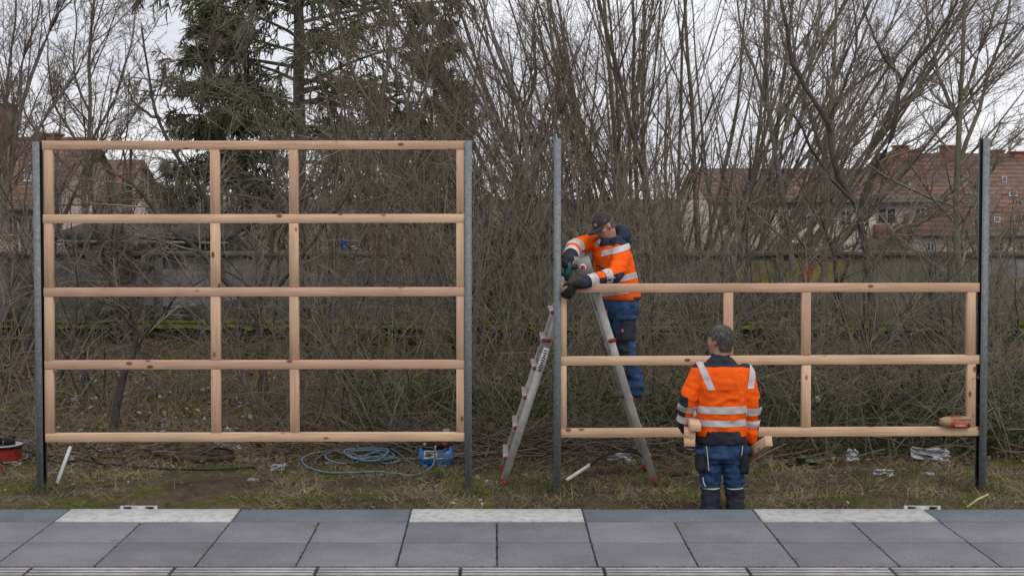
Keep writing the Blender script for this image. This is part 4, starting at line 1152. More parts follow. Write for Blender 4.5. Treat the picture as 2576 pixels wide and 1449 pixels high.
# ---------------------------------------------------------------- worker standing with his back to the camera
def worker_standing():
    D = 11.70
    Q = lambda x, y, dd=0.0: P(x, y, D + dd)
    base = Q(1815, 1376); base[2] = gz(base[0], D)
    zg = base[2]
    t = thing('person', 'person in orange jacket and blue trousers standing with back to camera, carrying timbers', 'person', base)
    X, Y, Z = np.eye(3)
    neck = Q(1813, 902); head = Q(1811, 860, .02)
    SL, SR = Q(1760, 934, .01), Q(1874, 936, .01)
    EL, ER = Q(1731, 1006, -.03), Q(1891, 1016, -.01)
    WL, WR = Q(1720, 1066, .06), Q(1890, 1100, .05)
    HLw, HRw = Q(1722, 1082, .10), Q(1891, 1106, .055)
    hipL, hipR = Q(1787, 1140), Q(1841, 1140)
    knL, knR = Q(1787, 1228, .02), Q(1848, 1228, .02)
    anL, anR = Q(1787, 1345, -.01), Q(1852, 1345, -.01); anL[2] = zg + .10; anR[2] = zg + .10
    hf = unit((-.72, .69, -.06)); hu = np.array((0.02, .02, 1))
    torso = [(1124, .185, .125), (1090, .185, .125), (1050, .175, .12), (1000, .185, .13), (955, .195, .135), (925, .165, .105), (908, .09, .08)]
    # body
    b = MB()
    b.loft([(Q(1814, y), X * rx * .93, Y * ry * .93) for y, rx, ry in torso], 20, pw=2.4)
    head_shape(b, head, hf, hu, neck - Z * .02, 1.03)
    for S_, E_, W_, H_, th in ((SL, EL, WL, HLw, X), (SR, ER, WR, HRw, -X)):
        limb(b, [S_, (S_ + E_) / 2, E_, W_, H_], [.056, .05, .042, .032, .026])
    for h_, k_, a_ in ((hipL, knL, anL), (hipR, knR, anR)):
        limb(b, [h_, (h_ + k_) / 2, k_, (k_ + a_) / 2 + Y * -.012, a_], [.088, .075, .056, .052, .036])
    fwL = unit((.35, .75, -.5)); fwR = unit((-.25, .3, -.9))
    hand(b, HLw, fwL, unit((.8, 0, .6)), Z, .88, .5, r=.0085)
    hand(b, HRw, fwR, unit((-.75, .6, 0)), Y, .88, 1.1, r=.0085)
    for a_ in (anL, anR): boot(b, a_, (0, 1, 0), drop=.10, thin=.72)
    body = bm_object(remeshed(b, .010, 3), 'body', ['skin'], t)
    f_, u_ = unit(hf), None
    u = unit(hu - f_ * np.dot(hu, f_)); l = np.cross(u, f_)
    eyes(head, f_, u, l, t, 1.03)
    # hair: cap over the skull, cut by the hairline
    hb = MB(); A = np.stack([l, f_, u])
    hb.ball(head + u * .038 - f_ * .016, (.087, .106, .104), A, 22)
    hb.loft([(head + u * .02 - f_ * .045, l * .074, f_ * .058), (head - u * .045 - f_ * .05, l * .064, f_ * .045), (head - u * .085 - f_ * .048, l * .052, f_ * .034)], 18)
    bm = remeshed(hb, .006, 2, .004, 60)
    def hair_cut(p):
        d = np.array(p) - head; a, c, s_ = d @ f_, d @ u, abs(d @ l)
        if a > .062 and c < .085: return True
        if a > .022 and c < .052: return True
        if a > -.03 and c < .012 and s_ > .03: return True
        if c < -.082: return True
        return False
    bmesh.ops.delete(bm, geom=[f for f in bm.faces if hair_cut(f.calc_center_median())], context='FACES')
    ho = bm_object(bm, 'hair', ['grey_hair'], t)
    rs_ = np.random.RandomState(2); hs_ = MB(); bm.normal_update(); fl_ = list(bm.faces)
    for i in rs_.choice(len(fl_), 1500):
        f_c = fl_[i]; c_ = np.array(f_c.calc_center_median()); n_ = np.array(f_c.normal)
        d_ = unit(n_ * .55 - u * .6 + f_ * -.25 + rs_.normal(0, .25, 3)); hs_.tube([c_ - n_ * .003, c_ + d_ * .009, c_ + d_ * .016 - u * .003], [.0016, .0012, .0006], 3, caps=False)
    so_ = hs_.build('hair_strands', 'grey_hair', ho); so_['kind'] = 'stuff'
    # trousers
    b = MB()
    b.loft([(Q(1814, 1085), X * .19, Y * .135), (Q(1814, 1115), X * .198, Y * .142), (Q(1814, 1142), X * .198, Y * .14), (Q(1814, 1160), X * .15, Y * .11)], 20, pw=2.4)
    for h_, k_, a_, sx in ((hipL, knL, anL, -1), (hipR, knR, anR, 1)):
        limb(b, [h_ + X * sx * .0, (h_ + k_) / 2, k_, (k_ + a_) / 2, a_ + Z * .0], [.103, .088, .074, .075, .074])
    kz = knL[2]
    ff = lambda p: .7 + 1.1 * math.exp(-((p.z - kz) / .09) ** 2) + 0.8 * math.exp(-((p.z - hipL[2] + .12) / .08) ** 2)
    bm = remeshed(b, .0095, 3, .012, 10, ff, 3.0)
    zk = Q(1814, 1226)[2]
    cut_plane(bm, (0, 0, zk), (0, 0, 1), lambda p: abs(p.z - zk) < .03)
    for f in bm.faces:
        c = f.calc_center_median()
        f.material_index = 1 if c.z < zk else 0
    tr = bm_object(bm, 'trousers', ['blue_cloth', 'navy_cloth'], t)
    for cx in (knL[0], knR[0]):
        band(bm, 'reflective_piping', (cx, D, zk - .004), (cx, D, zk + .004), lambda p: p.y < D + .02 and abs(p.x - cx) < .066 and abs(p.z - zk) < .04, 'white_piping', tr, .004)
    # cargo pockets and side piping
    for sx, hx, pts in ((-1, hipL, (1765, 1755)), (1, hipR, (1872, 1874))):
        y0, y1 = (1126, 1183) if sx < 0 else (1122, 1190)
        c0 = Q((pts[0] + pts[1]) / 2 + (2 if sx < 0 else -2), (y0 + y1) / 2, -.03)
        hz = (y1 - y0) / ppm(D) / 2
        pk = MB(); pk.loft([(c0 - Z * hz, X * .030, Y * .062), (c0 - Z * hz * .8, X * .042, Y * .078), (c0 + Z * hz * .3, X * .038, Y * .078), (c0 + Z * hz, X * .026, Y * .074)], 16, pw=3.2)
        bmp = remeshed(pk, .008, 2, .004, 16, None, 5.0); bm_object(bmp, 'cargo_pocket', ['navy_cloth'], tr)
        fl = MB(); fl.box(c0 + Z * hz * .78 + X * sx * .006, (.042, .080, hz * .2)); bm_object(remeshed(fl, .007, 3), 'pocket_flap', ['blue_cloth'], tr)
    def strip(name, pts, m, par, r=.0045):
        q = spline(pts, 16); mb_ = MB(); mb_.tube(q, r, 6); mb_.build(name, m, par, smooth=True)
    strip('side_piping', [Q(1777, 1122, -.158), Q(1780, 1150, -.148), Q(1783, 1184, -.128)], 'white_piping', tr)
    strip('side_piping', [Q(1768, 1200, -.068), Q(1770, 1212, -.07), Q(1775, 1224, -.074)], 'white_piping', tr)
    strip('side_piping', [Q(1868, 1122, -.125), Q(1866, 1145, -.12)], 'white_piping', tr)
    # jacket
    b = MB()
    jt = [(1112, .206, .155), (1098, .206, .158), (1060, .198, .152), (1010, .205, .158), (960, .212, .16), (932, .196, .135), (914, .135, .105), (900, .09, .09)]
    b.loft([(Q(1814, y), X * rx, Y * ry) for y, rx, ry in jt], 24, pw=2.5)
    for S_, E_, W_ in ((SL, EL, WL), (SR, ER, WR)):
        limb(b, [S_, (S_ + E_) / 2, E_, (E_ + W_) / 2, W_], [.076, .074, .071, .062, .052], n=18)
    zE = EL[2]
    ff = lambda p: .55 + .9 * math.exp(-((p.z - zE) / .12) ** 2) + .5 * math.exp(-((p.z - Q(1814, 1085)[2]) / .08) ** 2)
    bm = remeshed(b, .0085, 3, .0125, 8.5, ff, 1.0)
    zc = Q(1814, 904)[2]
    cut_plane(bm, (0, 0, zc), (0, 0, 1), lambda p: p.z > zc - .05)
    z_yoke = Q(1814, 919)[2]; z_hem = Q(1814, 1092)[2]; z_bump = Q(1814, 1079)[2]; z_flap = Q(1814, 975)[2]
    def on_arm(p):
        p = np.array(p)
        for nm, (S_, E_, W_) in (('L', (SL, EL, WL)), ('R', (SR, ER, WR))):
            t1, d1 = seg_t(p, S_, E_); t2, d2 = seg_t(p, E_, W_)
            out = (p[0] < SL[0] + .012) if nm == 'L' else (p[0] > SR[0] - .012)
            if out and min(d1, d2) < .105 and p[2] < SL[2] + .03: return nm
        return None
    torso_pred = lambda p: on_arm(p) is None
    for zz in (z_hem, z_yoke): cut_plane(bm, (0, 0, zz), (0, 0, 1), torso_pred)
    xm = Q(1814, 1000)[0]
    hx = .135
    for f in bm.faces:
        c = f.calc_center_median(); arm = on_arm(c); m = 0
        if arm is None:
            zy = z_yoke - .10 * abs(c.x - xm) ** 1.3 * (1 if c.y < D + .02 else .2)
            if c.z > zy: m = 1
            if c.z < z_hem or (c.z < z_bump and abs(c.x - xm) < hx + (z_bump - c.z) * .25 and c.y < D + .05): m = 1
        elif arm == 'L':
            tt, dd = seg_t(c, EL, WL)
            ax = unit(WL - EL); o = np.array(c) - (EL + ax * np.dot(np.array(c) - EL, ax))
            if tt > -.25 and o[0] < -.012: m = 1
            if tt > .93: m = 1
        else:
            tt, dd = seg_t(c, ER, WR)
            ax = unit(WR - ER); o = np.array(c) - (ER + ax * np.dot(np.array(c) - ER, ax))
            if tt > -.2 and o[0] > .045: m = 1
        f.material_index = m
    jk = bm_object(bm, 'jacket', ['orange_cloth', 'navy_cloth'], t)
    for ya, yb in ((1034, 1016), (1066.5, 1050)):
        band(bm, 'reflective_band', Q(1814, ya), Q(1814, yb), lambda p: on_arm(p) is None, 'silver_tape', jk)
    for nm, E_, W_, ts in (('L', EL, WL, ((.10, .36), (.56, .84))), ('R', ER, WR, ((.04, .26), (.44, .64)))):
        for t0, t1 in ts:
            band(bm, 'reflective_band', E_ + (W_ - E_) * t0, E_ + (W_ - E_) * t1, lambda p, nm=nm: on_arm(p) == nm, 'silver_tape', jk)
    # slanted shoulder bands
    for (xa, ya, xb, yb) in ((1760, 914, 1784, 976), (1893, 918, 1883, 976)):
        c0, c1 = Q(xa, ya), Q(xb, yb)
        ax = unit((c1 - c0) * np.array((1, 0, 1))); sd = np.array((ax[2], 0, -ax[0]))
        hw = .027
        cen = c0
        pred = lambda p: p.z > z_flap - .001 and abs(np.dot(np.array(p) - cen, sd)) < .12 and p.z > z_flap - .02
        cut_plane(bm, cen + sd * hw, sd, pred); cut_plane(bm, cen - sd * hw, sd, pred); cut_plane(bm, (0, 0, z_flap), (0, 0, 1), pred)
        fs = [f for f in bm.faces if f.calc_center_median().z > z_flap and abs(np.dot(np.array(f.calc_center_median()) - cen, sd)) < hw and f.calc_center_median().y < D + .03]
        patch(bm, 'reflective_band', fs, 'silver_tape', jk, .005)
    # back flap edge: shallow overlapping panel
    fs = [f for f in bm.faces if z_flap < f.calc_center_median().z < z_yoke - .004 and f.calc_center_median().y < D - .02 and abs(f.calc_center_median().x - xm) < .175 and f.material_index == 0]
    patch(bm, 'back_flap', fs, 'orange_cloth', jk, .0028)
    # collar
    cb = MB(); cc = Q(1813, 905)
    th = np.linspace(0, 2 * math.pi, 28, endpoint=False)
    rin, rout = .062, .080
    for rr, zt in ((rout, .062),):
        rings = [(cc - Z * .03 + Y * .0, X * .098, Y * .09), (cc + Z * .0, X * .084, Y * .082), (cc + Z * .03 + Y * .012, X * .076, Y * .077), (cc + Z * .050 + Y * .016, X * .072, Y * .074)]
        cb.loft(rings, 24)
    bm2 = remeshed(cb, .007, 2, .003, 25, None, 2)
    bm_object(bm2, 'collar', ['navy_cloth'], jk)
    # gloves
    gb = MB(); hand(gb, HLw, fwL, unit((.8, 0, .6)), Z, 1.0, .5, r=.011); limb(gb, [WL, HLw], [.042, .036], n=5)
    bm_object(remeshed(gb, .006, 2), 'glove', ['glove'], t)
    gb = MB(); hand(gb, HRw, fwR, unit((-.75, .6, 0)), Y, 1.0, 1.1, r=.011); limb(gb, [WR, HRw], [.042, .036], n=5)
    bm_object(remeshed(gb, .006, 2), 'glove', ['glove'], t)
    for a_ in (anL, anR):
        bb = MB(); boot(bb, a_, (0, 1, 0), drop=.10); bm_object(remeshed(bb, .009, 2), 'boot', ['boot'], t)
    # timbers he carries
    def beam(label, end, d, L, w, h, roll=0.0):
        d = unit(d); o = board('timber', end, end + d * L, w, h, 'wood', None, bevel=.003)
        return tag(o, label, 'timber', 'timbers carried by the standing worker')
    def b2(label, a, c, L): beam(label, a, c - a, L, .061, .087)
    b2('topmost of three short timbers under the left arm of the standing worker', Q(1750, 1076, -.30), Q(1737, 1040, .40), .72)
    b2('middle of three short timbers under the left arm of the standing worker', Q(1736, 1094.5, -.27), Q(1731, 1064, .40), .68)
    b2('lowest of three short timbers under the left arm of the standing worker', Q(1735, 1113.5, -.28), Q(1731, 1084, .40), .68)
    beam('single timber slanting from the right hand of the standing worker', Q(1934, 1109, -.36), np.array(Q(1868, 1156, .32)) - Q(1934, 1109, -.36), .95, .082, .060)
worker_standing()

# ---------------------------------------------------------------- worker on the ladder
def worker_ladder():
    D = 13.38
    Q = lambda x, y, d=D: P(x, y, d)
    base = Q(1588, 1000, 13.40)
    t = thing('person', 'person in dark cap and orange jacket on the ladder, bending over the rail', 'person', base)
    Z = np.array((0, 0, 1.0))
    f = unit((-.80, -.60, 0)); lft = np.cross(Z, f)              # facing, own left (towards the camera)
    SL, SR = Q(1562, 624, 13.24), Q(1500, 612, 13.52)
    EL, WL = Q(1548, 688, 13.00), Q(1462, 714, 12.76)
    ER, WR = Q(1446, 622, 13.36), Q(1432, 652, 13.06)
    HL, HR = Q(1450, 715, 12.73), Q(1430, 659, 13.02)
    hipL, hipR = Q(1568, 770, 13.30), Q(1548, 770, 13.50)
    knL, knR = Q(1574, 872, 13.26), Q(1556, 872, 13.50)
    anL, anR = Q(1596, 974, 13.30), Q(1592, 974, 13.52)
    head = Q(1521, 570, 13.34); neck = Q(1537, 603, 13.38)
    hf = unit((-.74, -.36, -.58)); hu = unit((-.55, -.2, 1))
    tp = [(1562, 778, .175, .125), (1560, 750, .18, .13), (1554, 715, .18, .135), (1547, 680, .19, .14), (1540, 645, .195, .135), (1535, 618, .165, .11), (1534, 603, .09, .085)]
    b = MB()
    b.loft([(Q(x, y), lft * rx * .93, f * ry * .93) for x, y, rx, ry in tp], 20, pw=2.4)
    head_shape(b, head, hf, hu, neck, 1.0)
    limb(b, [SL, (SL + EL) / 2, EL, WL, HL], [.056, .05, .042, .032, .027]); limb(b, [SR, (SR + ER) / 2, ER, WR, HR], [.056, .05, .042, .032, .027])
    for h_, k_, a_ in ((hipL, knL, anL), (hipR, knR, anR)):
        limb(b, [h_, (h_ + k_) / 2, k_, (k_ + a_) / 2 + np.array((.012, 0, 0)), a_], [.088, .075, .056, .05, .036])
        boot(b, a_, (-1, -.12, 0), drop=.10, thin=.72)
    fL = unit((-.55, -.05, -.62)); nL = unit((-.25, .95, -.2)); sL = np.array((-1, 0, .3))
    fR = unit((-.10, -.25, -.95)); nR = unit((-.75, -.35, 0)); sR = np.array((0, -1, 0))
    hand(b, HL, fL, nL, sL, .9, .55, r=.0085); hand(b, HR, fR, nR, sR, .9, 1.25, r=.0085)
    bm_object(remeshed(b, .010, 3), 'body', ['skin'], t)
    F = unit(hf); U = unit(hu - F * np.dot(hu, F)); Lh = np.cross(U, F)
    eyes(head, F, U, Lh, t)
    # short hair at the sides and back
    hb = MB(); A = np.stack([Lh, F, U]); hb.ball(head + U * .032 - F * .016, (.0795, .099, .094), A, 22)
    hb.loft([(head + U * .02 - F * .04, Lh * .072, F * .055), (head - U * .05 - F * .05, Lh * .058, F * .036)], 16)
    bm = remeshed(hb, .006, 2, .002, 60)
    def hcut(p):
        d = np.array(p) - head; a, c, s_ = d @ F, d @ U, abs(d @ Lh)
        return a > .03 or (a > -.028 and c < .03 and s_ > .03) or c < -.065
    bmesh.ops.delete(bm, geom=[q for q in bm.faces if hcut(q.calc_center_median())], context='FACES'); bm_object(bm, 'hair', ['grey_hair'], t)
    b = MB(); b.ball(head + Lh * .084 - U * .030, (.005, .007, .007), A, 8); b.build('earring', 'black_plastic', t)
    # cap: crown, brim, emblem
    cb = MB(); cb.ball(head + U * .048 - F * .008, (.089, .108, .096), A, 24)
    bm = remeshed(cb, .006, 2, .0015, 20)
    cut_plane(bm, head + U * .036, U + F * .08, lambda p: True)
    bmesh.ops.delete(bm, geom=[q for q in bm.faces if (np.array(q.calc_center_median()) - head - U * .036) @ (U + F * .08) < 0], context='FACES')
    cap = bm_object(bm, 'cap', ['cap_cloth'], t)
    v = []; n = 13
    for k in range(n):
        a = math.pi * (k / (n - 1)) ; ca, sa = math.cos(a), math.sin(a)
        for q, (rr, dz) in enumerate(((.0, 0.), (.5, .004), (1., -.002))):
            base_ = head + U * .040 + F * (.085 * sa + .0) + Lh * (.088 * ca)
            tip = head + U * (.022 + .012 * abs(ca)) + F * (.085 + .092 * sa ** .6) + Lh * (.078 * ca) - U * .02 * ca * ca
            v.append(base_ + (tip - base_) * rr + U * dz)
    v = np.array(v); fs = []
    for k in range(n - 1):
        for q in range(2): fs.append((k * 3 + q, k * 3 + q + 1, k * 3 + 4 + q, k * 3 + 3 + q))
    bb = MB(); bb.add(v, np.array(fs)); br = bb.build('brim', 'cap_cloth', t, smooth=True); br.modifiers.new('thickness', 'SOLIDIFY').thickness = .006
    # emblems lie on the cap
    def stick(name, s_, size, m, par, at, nrm, up):
        nrm = unit(nrm); up = unit(np.asarray(up) - nrm * np.dot(up, nrm)); rt = np.cross(up, nrm)
        return text_mesh(name, s_, size, m, par, at + nrm * .003, Matrix(np.stack([rt, up, nrm], 1).tolist()).to_euler())
    nd = unit(F * .93 + Lh * .36 + U * .25)
    stick('emblem', 'N', .046, 'silver_tape', cap, head + U * .048 - F * .008 + nd * .102 + U * .004, nd, U); stick('emblem', 'Y', .046, 'silver_tape', cap, head + U * .048 - F * .008 + nd * .102 + U * .001, nd, U)
    nd = unit(Lh * .95 + F * .15 + U * .22); stick('emblem', '▼' if False else 'V', .022, 'silver_tape', cap, head + U * .048 - F * .008 + nd * .091, nd, U)
    # trousers
    b = MB()
    b.loft([(Q(1556, 742), lft * .185, f * .135), (Q(1560, 765), lft * .19, f * .145), (Q(1562, 790), lft * .18, f * .14), (Q(1560, 806), lft * .14, f * .11)], 20, pw=2.4)
    for h_, k_, a_ in ((hipL, knL, anL), (hipR, knR, anR)):
        limb(b, [h_, (h_ + k_) / 2, k_, (k_ + a_) / 2 + np.array((.01, 0, 0)), a_ - Z * .02], [.108, .098, .084, .084, .082])
    kz = knL[2]
    ff = lambda p: .7 + 1.2 * math.exp(-((p.z - kz) / .1) ** 2) + 1.0 * math.exp(-((p.z - anL[2]) / .1) ** 2)
    bm = remeshed(b, .0095, 3, .013, 10, ff, 13.0)
    zk = Q(1575, 846)[2]
    for q in bm.faces:
        c = q.calc_center_median(); q.material_index = 1 if (abs(c.z - kz) < .13 and (np.array(c) - knL) @ f > .03) else 0
    tr = bm_object(bm, 'trousers', ['blue_cloth', 'navy_cloth'], t)
    c0 = Q(1580, 826, 13.20)
    pk = MB(); pk.loft([(c0 - Z * .12, f * .06, lft * .026), (c0 - Z * .10, f * .078, lft * .036), (c0 + Z * .06, f * .075, lft * .034), (c0 + Z * .10, f * .07, lft * .022)], 16, pw=3.2)
    bm_object(remeshed(pk, .008, 2, .004, 16), 'cargo_pocket', ['navy_cloth'], tr)
    fl = MB(); fl.box(c0 + Z * .10 + lft * .006, (.085, .034, .018), np.stack([f, lft, Z])); bm_object(remeshed(fl, .007, 3), 'pocket_flap', ['blue_cloth'], tr)
    e = Q(1567, 832, 13.145)
    bb = MB(); bb.box(e, (.020, .002, .020), np.stack([unit((1, 0, 0)), (0, 1, 0), Z])); bb.build('emblem', 'print_red', tr)
    text_mesh('emblem_mark', 'S', .03, 'print_white', tr, e + np.array((0, -.004, 0)), (math.pi / 2, 0, .4))
    for a_ in (anL, anR):
        bb = MB(); boot(bb, a_, (-1, -.12, 0), drop=.10); bm_object(remeshed(bb, .009, 2), 'boot', ['boot'], t)
    # jacket
    b = MB()
    jt = [(1562, 752, .20, .155), (1561, 742, .205, .16), (1556, 715, .20, .16), (1548, 680, .205, .16), (1541, 645, .21, .155), (1537, 622, .185, .13), (1535, 608, .125, .105), (1534, 598, .092, .092)]
    b.loft([(Q(x, y), lft * rx, f * ry) for x, y, rx, ry in jt], 24, pw=2.4)
    limb(b, [SL, (SL + EL) / 2 + np.array((.02, -.02, 0)), EL, (EL + WL) / 2, WL], [.082, .082, .076, .062, .05], n=18)
    limb(b, [SR, (SR + ER) / 2 + Z * .015, ER, (ER + WR) / 2, WR], [.08, .078, .074, .066, .056], n=18)
    zE = EL[2]
    bm = remeshed(b, .0085, 3, .013, 8.5, lambda p: .6 + .9 * math.exp(-((np.linalg.norm(np.array(p) - EL)) / .16) ** 2) + .8 * math.exp(-((np.linalg.norm(np.array(p) - ER)) / .14) ** 2), 21.0)
    def arm_of(p):
        p = np.array(p); best = None; bd = 1.0
        for nm, S_, E_, W_, rr in (('L', SL, EL, WL, .098), ('R', SR, ER, WR, .098)):
            t1, d1 = seg_t(p, S_, E_); t2, d2 = seg_t(p, E_, W_)
            if min(d1, d2) < rr and (t1 > .12 or d2 < rr and t2 > 0) : 
                if min(d1, d2) < bd: best = nm; bd = min(d1, d2)
        return best
    ct = lambda y: Q(1546, y)[2]
    for q in bm.faces:
        c = q.calc_center_median(); ar = arm_of(c); m = 0; pc = np.array(c)
        if ar == 'L':
            tt, dd = seg_t(pc, EL, WL); ax = unit(WL - EL); o = pc - (EL + ax * np.dot(pc - EL, ax))
            if tt > .58: m = 1
            if tt > -.12 and o[2] < .012: m = 1
        elif ar == 'R':
            tt, dd = seg_t(pc, ER, WR)
            if tt > .62: m = 1
        else:
            if c.z > ct(612) - .02 and (pc - Q(1540, 620)) @ lft > -.05: m = 1 if c.z > ct(620) else 0
            if c.z < ct(745) and (pc - Q(1560, 745)) @ f < .02: m = 1
        q.material_index = m
    jk = bm_object(bm, 'jacket', ['orange_cloth', 'navy_cloth'], t)
    tor = lambda p: arm_of(p) is None
    up = unit(Q(1540, 645) - Q(1558, 735))
    for ya, yb in ((706, 691), (738, 723)):
        a0 = Q(1553, ya); a1 = Q(1551, yb)
        band(bm, 'reflective_band', a0, a0 + unit((-.18, 0, 1)) * .056, tor, 'silver_tape', jk)
    for nm, E_, W_, ts in (('L', EL, WL, ((.22, .40), (.60, .80))), ('R', ER, WR, ((-.02, .28), (.45, .68)))):
        for t0, t1 in ts: band(bm, 'reflective_band', E_ + (W_ - E_) * t0, E_ + (W_ - E_) * t1, lambda p, nm=nm: arm_of(p) == nm and seg_t(p, E_, W_)[1] < .12, 'silver_tape', jk)
    # shoulder band over the near shoulder, chest to back
    cs = Q(1562, 640, 13.1); sd = unit((-.30, 0, 1))
    pr = lambda p: (np.array(p) - Q(1540, 640)) @ lft > .02 and p.z > ct(668)
    c0_ = Q(1562, 618, 13.2)
    cut_plane(bm, c0_, sd, pr); cut_plane(bm, c0_ + sd * -.052, sd, pr)
    patch(bm, 'reflective_band', [q for q in bm.faces if pr(q.calc_center_median()) and -.052 < (np.array(q.calc_center_median()) - c0_) @ sd < 0], 'silver_tape', jk, .005)
    fs = [q for q in bm.faces if pr(q.calc_center_median()) and (np.array(q.calc_center_median()) - c0_) @ sd >= 0]
    patch(bm, 'shoulder_patch', [q for q in fs if (np.array(q.calc_center_median()) - Q(1566, 612)) @ np.array((1, 0, 0)) > -.04], 'navy_cloth', jk, .003)
    # chest pocket zip, storm flap
    def strip(name, pts, m, par, r=.0045):
        q = spline(pts, 14); mb_ = MB(); mb_.tube(q, r, 6); mb_.build(name, m, par, smooth=True)
    VC = np.array([q.co[:] for q in bm.verts])
    def front(x, y, lift=.004):
        # nearest jacket vertex on the camera side of this sight line
        best = None; o = np.array((0, 0, EYE)); d = unit(P(x, y, 13.) - o)
        w = VC - o; k = w @ d; e = np.linalg.norm(w - k[:, None] * d, axis=1); k = k[e < .012]
        return (o + d * (k.min() - lift)) if len(k) else P(x, y, 13.2)
    strip('pocket_zip', [front(1508, 670), front(1504, 668), front(1501, 672)], 'navy_cloth', jk)
    strip('pocket_zip', [front(1501, 668), front(1500, 676), front(1500, 685)], 'navy_cloth', jk, .003)
    q = [front(1508, 672), front(1532, 680), front(1530, 688), front(1506, 680)]
    mb_ = MB(); mb_.poly(q); o_ = mb_.build('chest_flap', 'navy_cloth', jk); o_.modifiers.new('thickness', 'SOLIDIFY').thickness = .004
    strip('zip', [front(1492, 640), front(1491, 660), front(1490, 680)], 'navy_cloth', jk, .004)
    c_ = front(1533, 704); mb_ = MB(); mb_.box(c_, (.018, .003, .010)); mb_.build('sleeve_badge', 'navy_cloth', jk)
    for k_ in range(5):
        c_ = front(1530 + k_ * 4, 696.5 + k_ * .6, .006); mb_ = MB(); mb_.box(c_, (.005, .0015, .006)); mb_.build('sleeve_print', 'silver_tape', jk)
    # collar and hood
    cb = MB(); cc = Q(1533, 608, 13.36)
    cb.loft([(cc - Z * .04, lft * .12, f * .115), (cc + Z * .0 + f * .012, lft * .10, f * .10), (cc + Z * .035 + f * .02, lft * .086, f * .088)], 24)
    bm_object(remeshed(cb, .007, 2, .004, 20), 'collar', ['navy_cloth'], jk)
    hb = MB(); hc = Q(1560, 585, 13.40)
    th = np.linspace(-2.35, 2.35, 18)
    ringpts = [Q(1541, 596, 13.38) - f * (.105 * math.cos(a)) + lft * (.125 * math.sin(a)) + Z * (.045 * math.cos(a) - .01) for a in th]
    limb(hb, ringpts, np.interp(th, (-2.35, -1.5, 0, 1.5, 2.35), (.03, .05, .062, .05, .03)), n=30)
    limb(hb, [Q(1561, 578, 13.42), Q(1570, 596, 13.42), Q(1572, 614, 13.42)], [.045, .07, .06], n=8)
    bm_object(remeshed(hb, .007, 2, .008, 14, None, 5), 'hood', ['hood_cloth'], jk)
    # gloves
    gb = MB(); hand(gb, HL, fL, nL, sL, 1.05, .55, r=.0115); limb(gb, [WL, HL], [.044, .038], n=5); bm_object(remeshed(gb, .006, 2, .002, 40), 'glove', ['glove'], t)
    gb = MB(); hand(gb, HR, fR, nR, sR, 1.05, 1.25, r=.0115); limb(gb, [WR, HR], [.046, .038], n=5); bm_object(remeshed(gb, .006, 2, .002, 40), 'glove', ['glove'], t)
    # nails between the lips
    mouth = head + F * .095 - U * .055
    for k, (dx, dz, ln) in enumerate(((-.55, -.8, .09), (-.42, -.9, .10), (-.30, -.95, .105))):
        d = unit((dx, -.35, dz)); a = mouth + Lh * (-.006 + .008 * k)
        t2 = thing('wood_screw', ('leftmost', 'middle', 'rightmost')[k] + ' of three pale screws held in the mouth under the cap', 'screw', a + d * ln, 'screws held in the mouth')
        b = MB(); b.tube([a, a + d * ln * .92], .0042, 7); b.build('shank', 'steel', t2)
        b = MB(); b.tube([a + d * ln * .92, a + d * ln], [.0045, .0085], 9); b.build('head', 'steel', t2)
    # cordless drill
    dt = P(1426, 683, 12.97)
    t3 = thing('cordless_drill', 'teal and black cordless drill in the right glove of the worker in the cap', 'drill', P(1425, 716, 12.95))
    b = MB(); b.loft([(P(1428, 660, 12.93), np.array((.03, 0, 0)), np.array((0, .034, 0))), (P(1427, 668, 12.93), np.array((.036, 0, 0)), np.array((0, .04, 0))), (P(1426, 690, 12.93), np.array((.034, 0, 0)), np.array((0, .038, 0))), (P(1425, 695, 12.93), np.array((.026, 0, 0)), np.array((0, .03, 0)))], 16, pw=3)
    b.build('motor_housing', 'teal_plastic', t3, smooth=True)
    b = MB(); b.loft([(P(1425, 695.5, 12.93), np.array((.024, 0, 0)), np.array((0, .024, 0))), (P(1425, 706, 12.93), np.array((.016, 0, 0)), np.array((0, .016, 0)))], 14); b.build('chuck', 'black_plastic', t3)
    b = MB(); b.tube([P(1425, 706, 12.93), P(1425, 722, 12.90)], .004, 6); b.build('bit', 'steel', t3)
    b = MB(); b.box(P(1440, 672, 12.98), (.045, .028, .02), np.stack([unit((.9, .5, .1)), unit((-.5, .9, 0)), Z])); b.build('handle', 'black_plastic', t3, bevel=.006)
    b = MB(); b.box(P(1421, 664, 12.90), (.028, .03, .036)); b.build('battery', 'black_plastic', t3, bevel=.006)
worker_ladder()
# ------------------------------------------------------------------ bare trees and shrubs
mat('bark_grey', (0.20, 0.175, 0.15), 0.95, 0.35, 7, second=(0.11, 0.095, 0.08), bump=0.5, bscale=40)
mat('bark_olive', (0.205, 0.185, 0.135), 0.95, 0.35, 6, second=(0.125, 0.112, 0.082), bump=0.5, bscale=40)
mat('bark_dark', (0.08, 0.068, 0.056), 0.95, 0.4, 7, bump=0.6, bscale=40)
mat('twig_grey', (0.29, 0.248, 0.208), 0.9, 0.35, 2.2, second=(0.125, 0.103, 0.084))
mat('twig_brown', (0.24, 0.19, 0.15), 0.9, 0.35, 2.2, second=(0.12, 0.094, 0.074))
mat('twig_olive', (0.25, 0.215, 0.125), 0.9, 0.35, 2.2, second=(0.13, 0.115, 0.07))
mat('needles', (0.155, 0.17, 0.10), 0.9, 0.4, 1.3, second=(0.145, 0.13, 0.085))
mat('leaf_green', (0.07, 0.10, 0.038), 0.75, 0.4, 3)
mat('bud_green', (0.15, 0.17, 0.04), 0.8, 0.3, 3)
mat('berry', (0.20, 0.02, 0.018), 0.5, 0.3, 5)

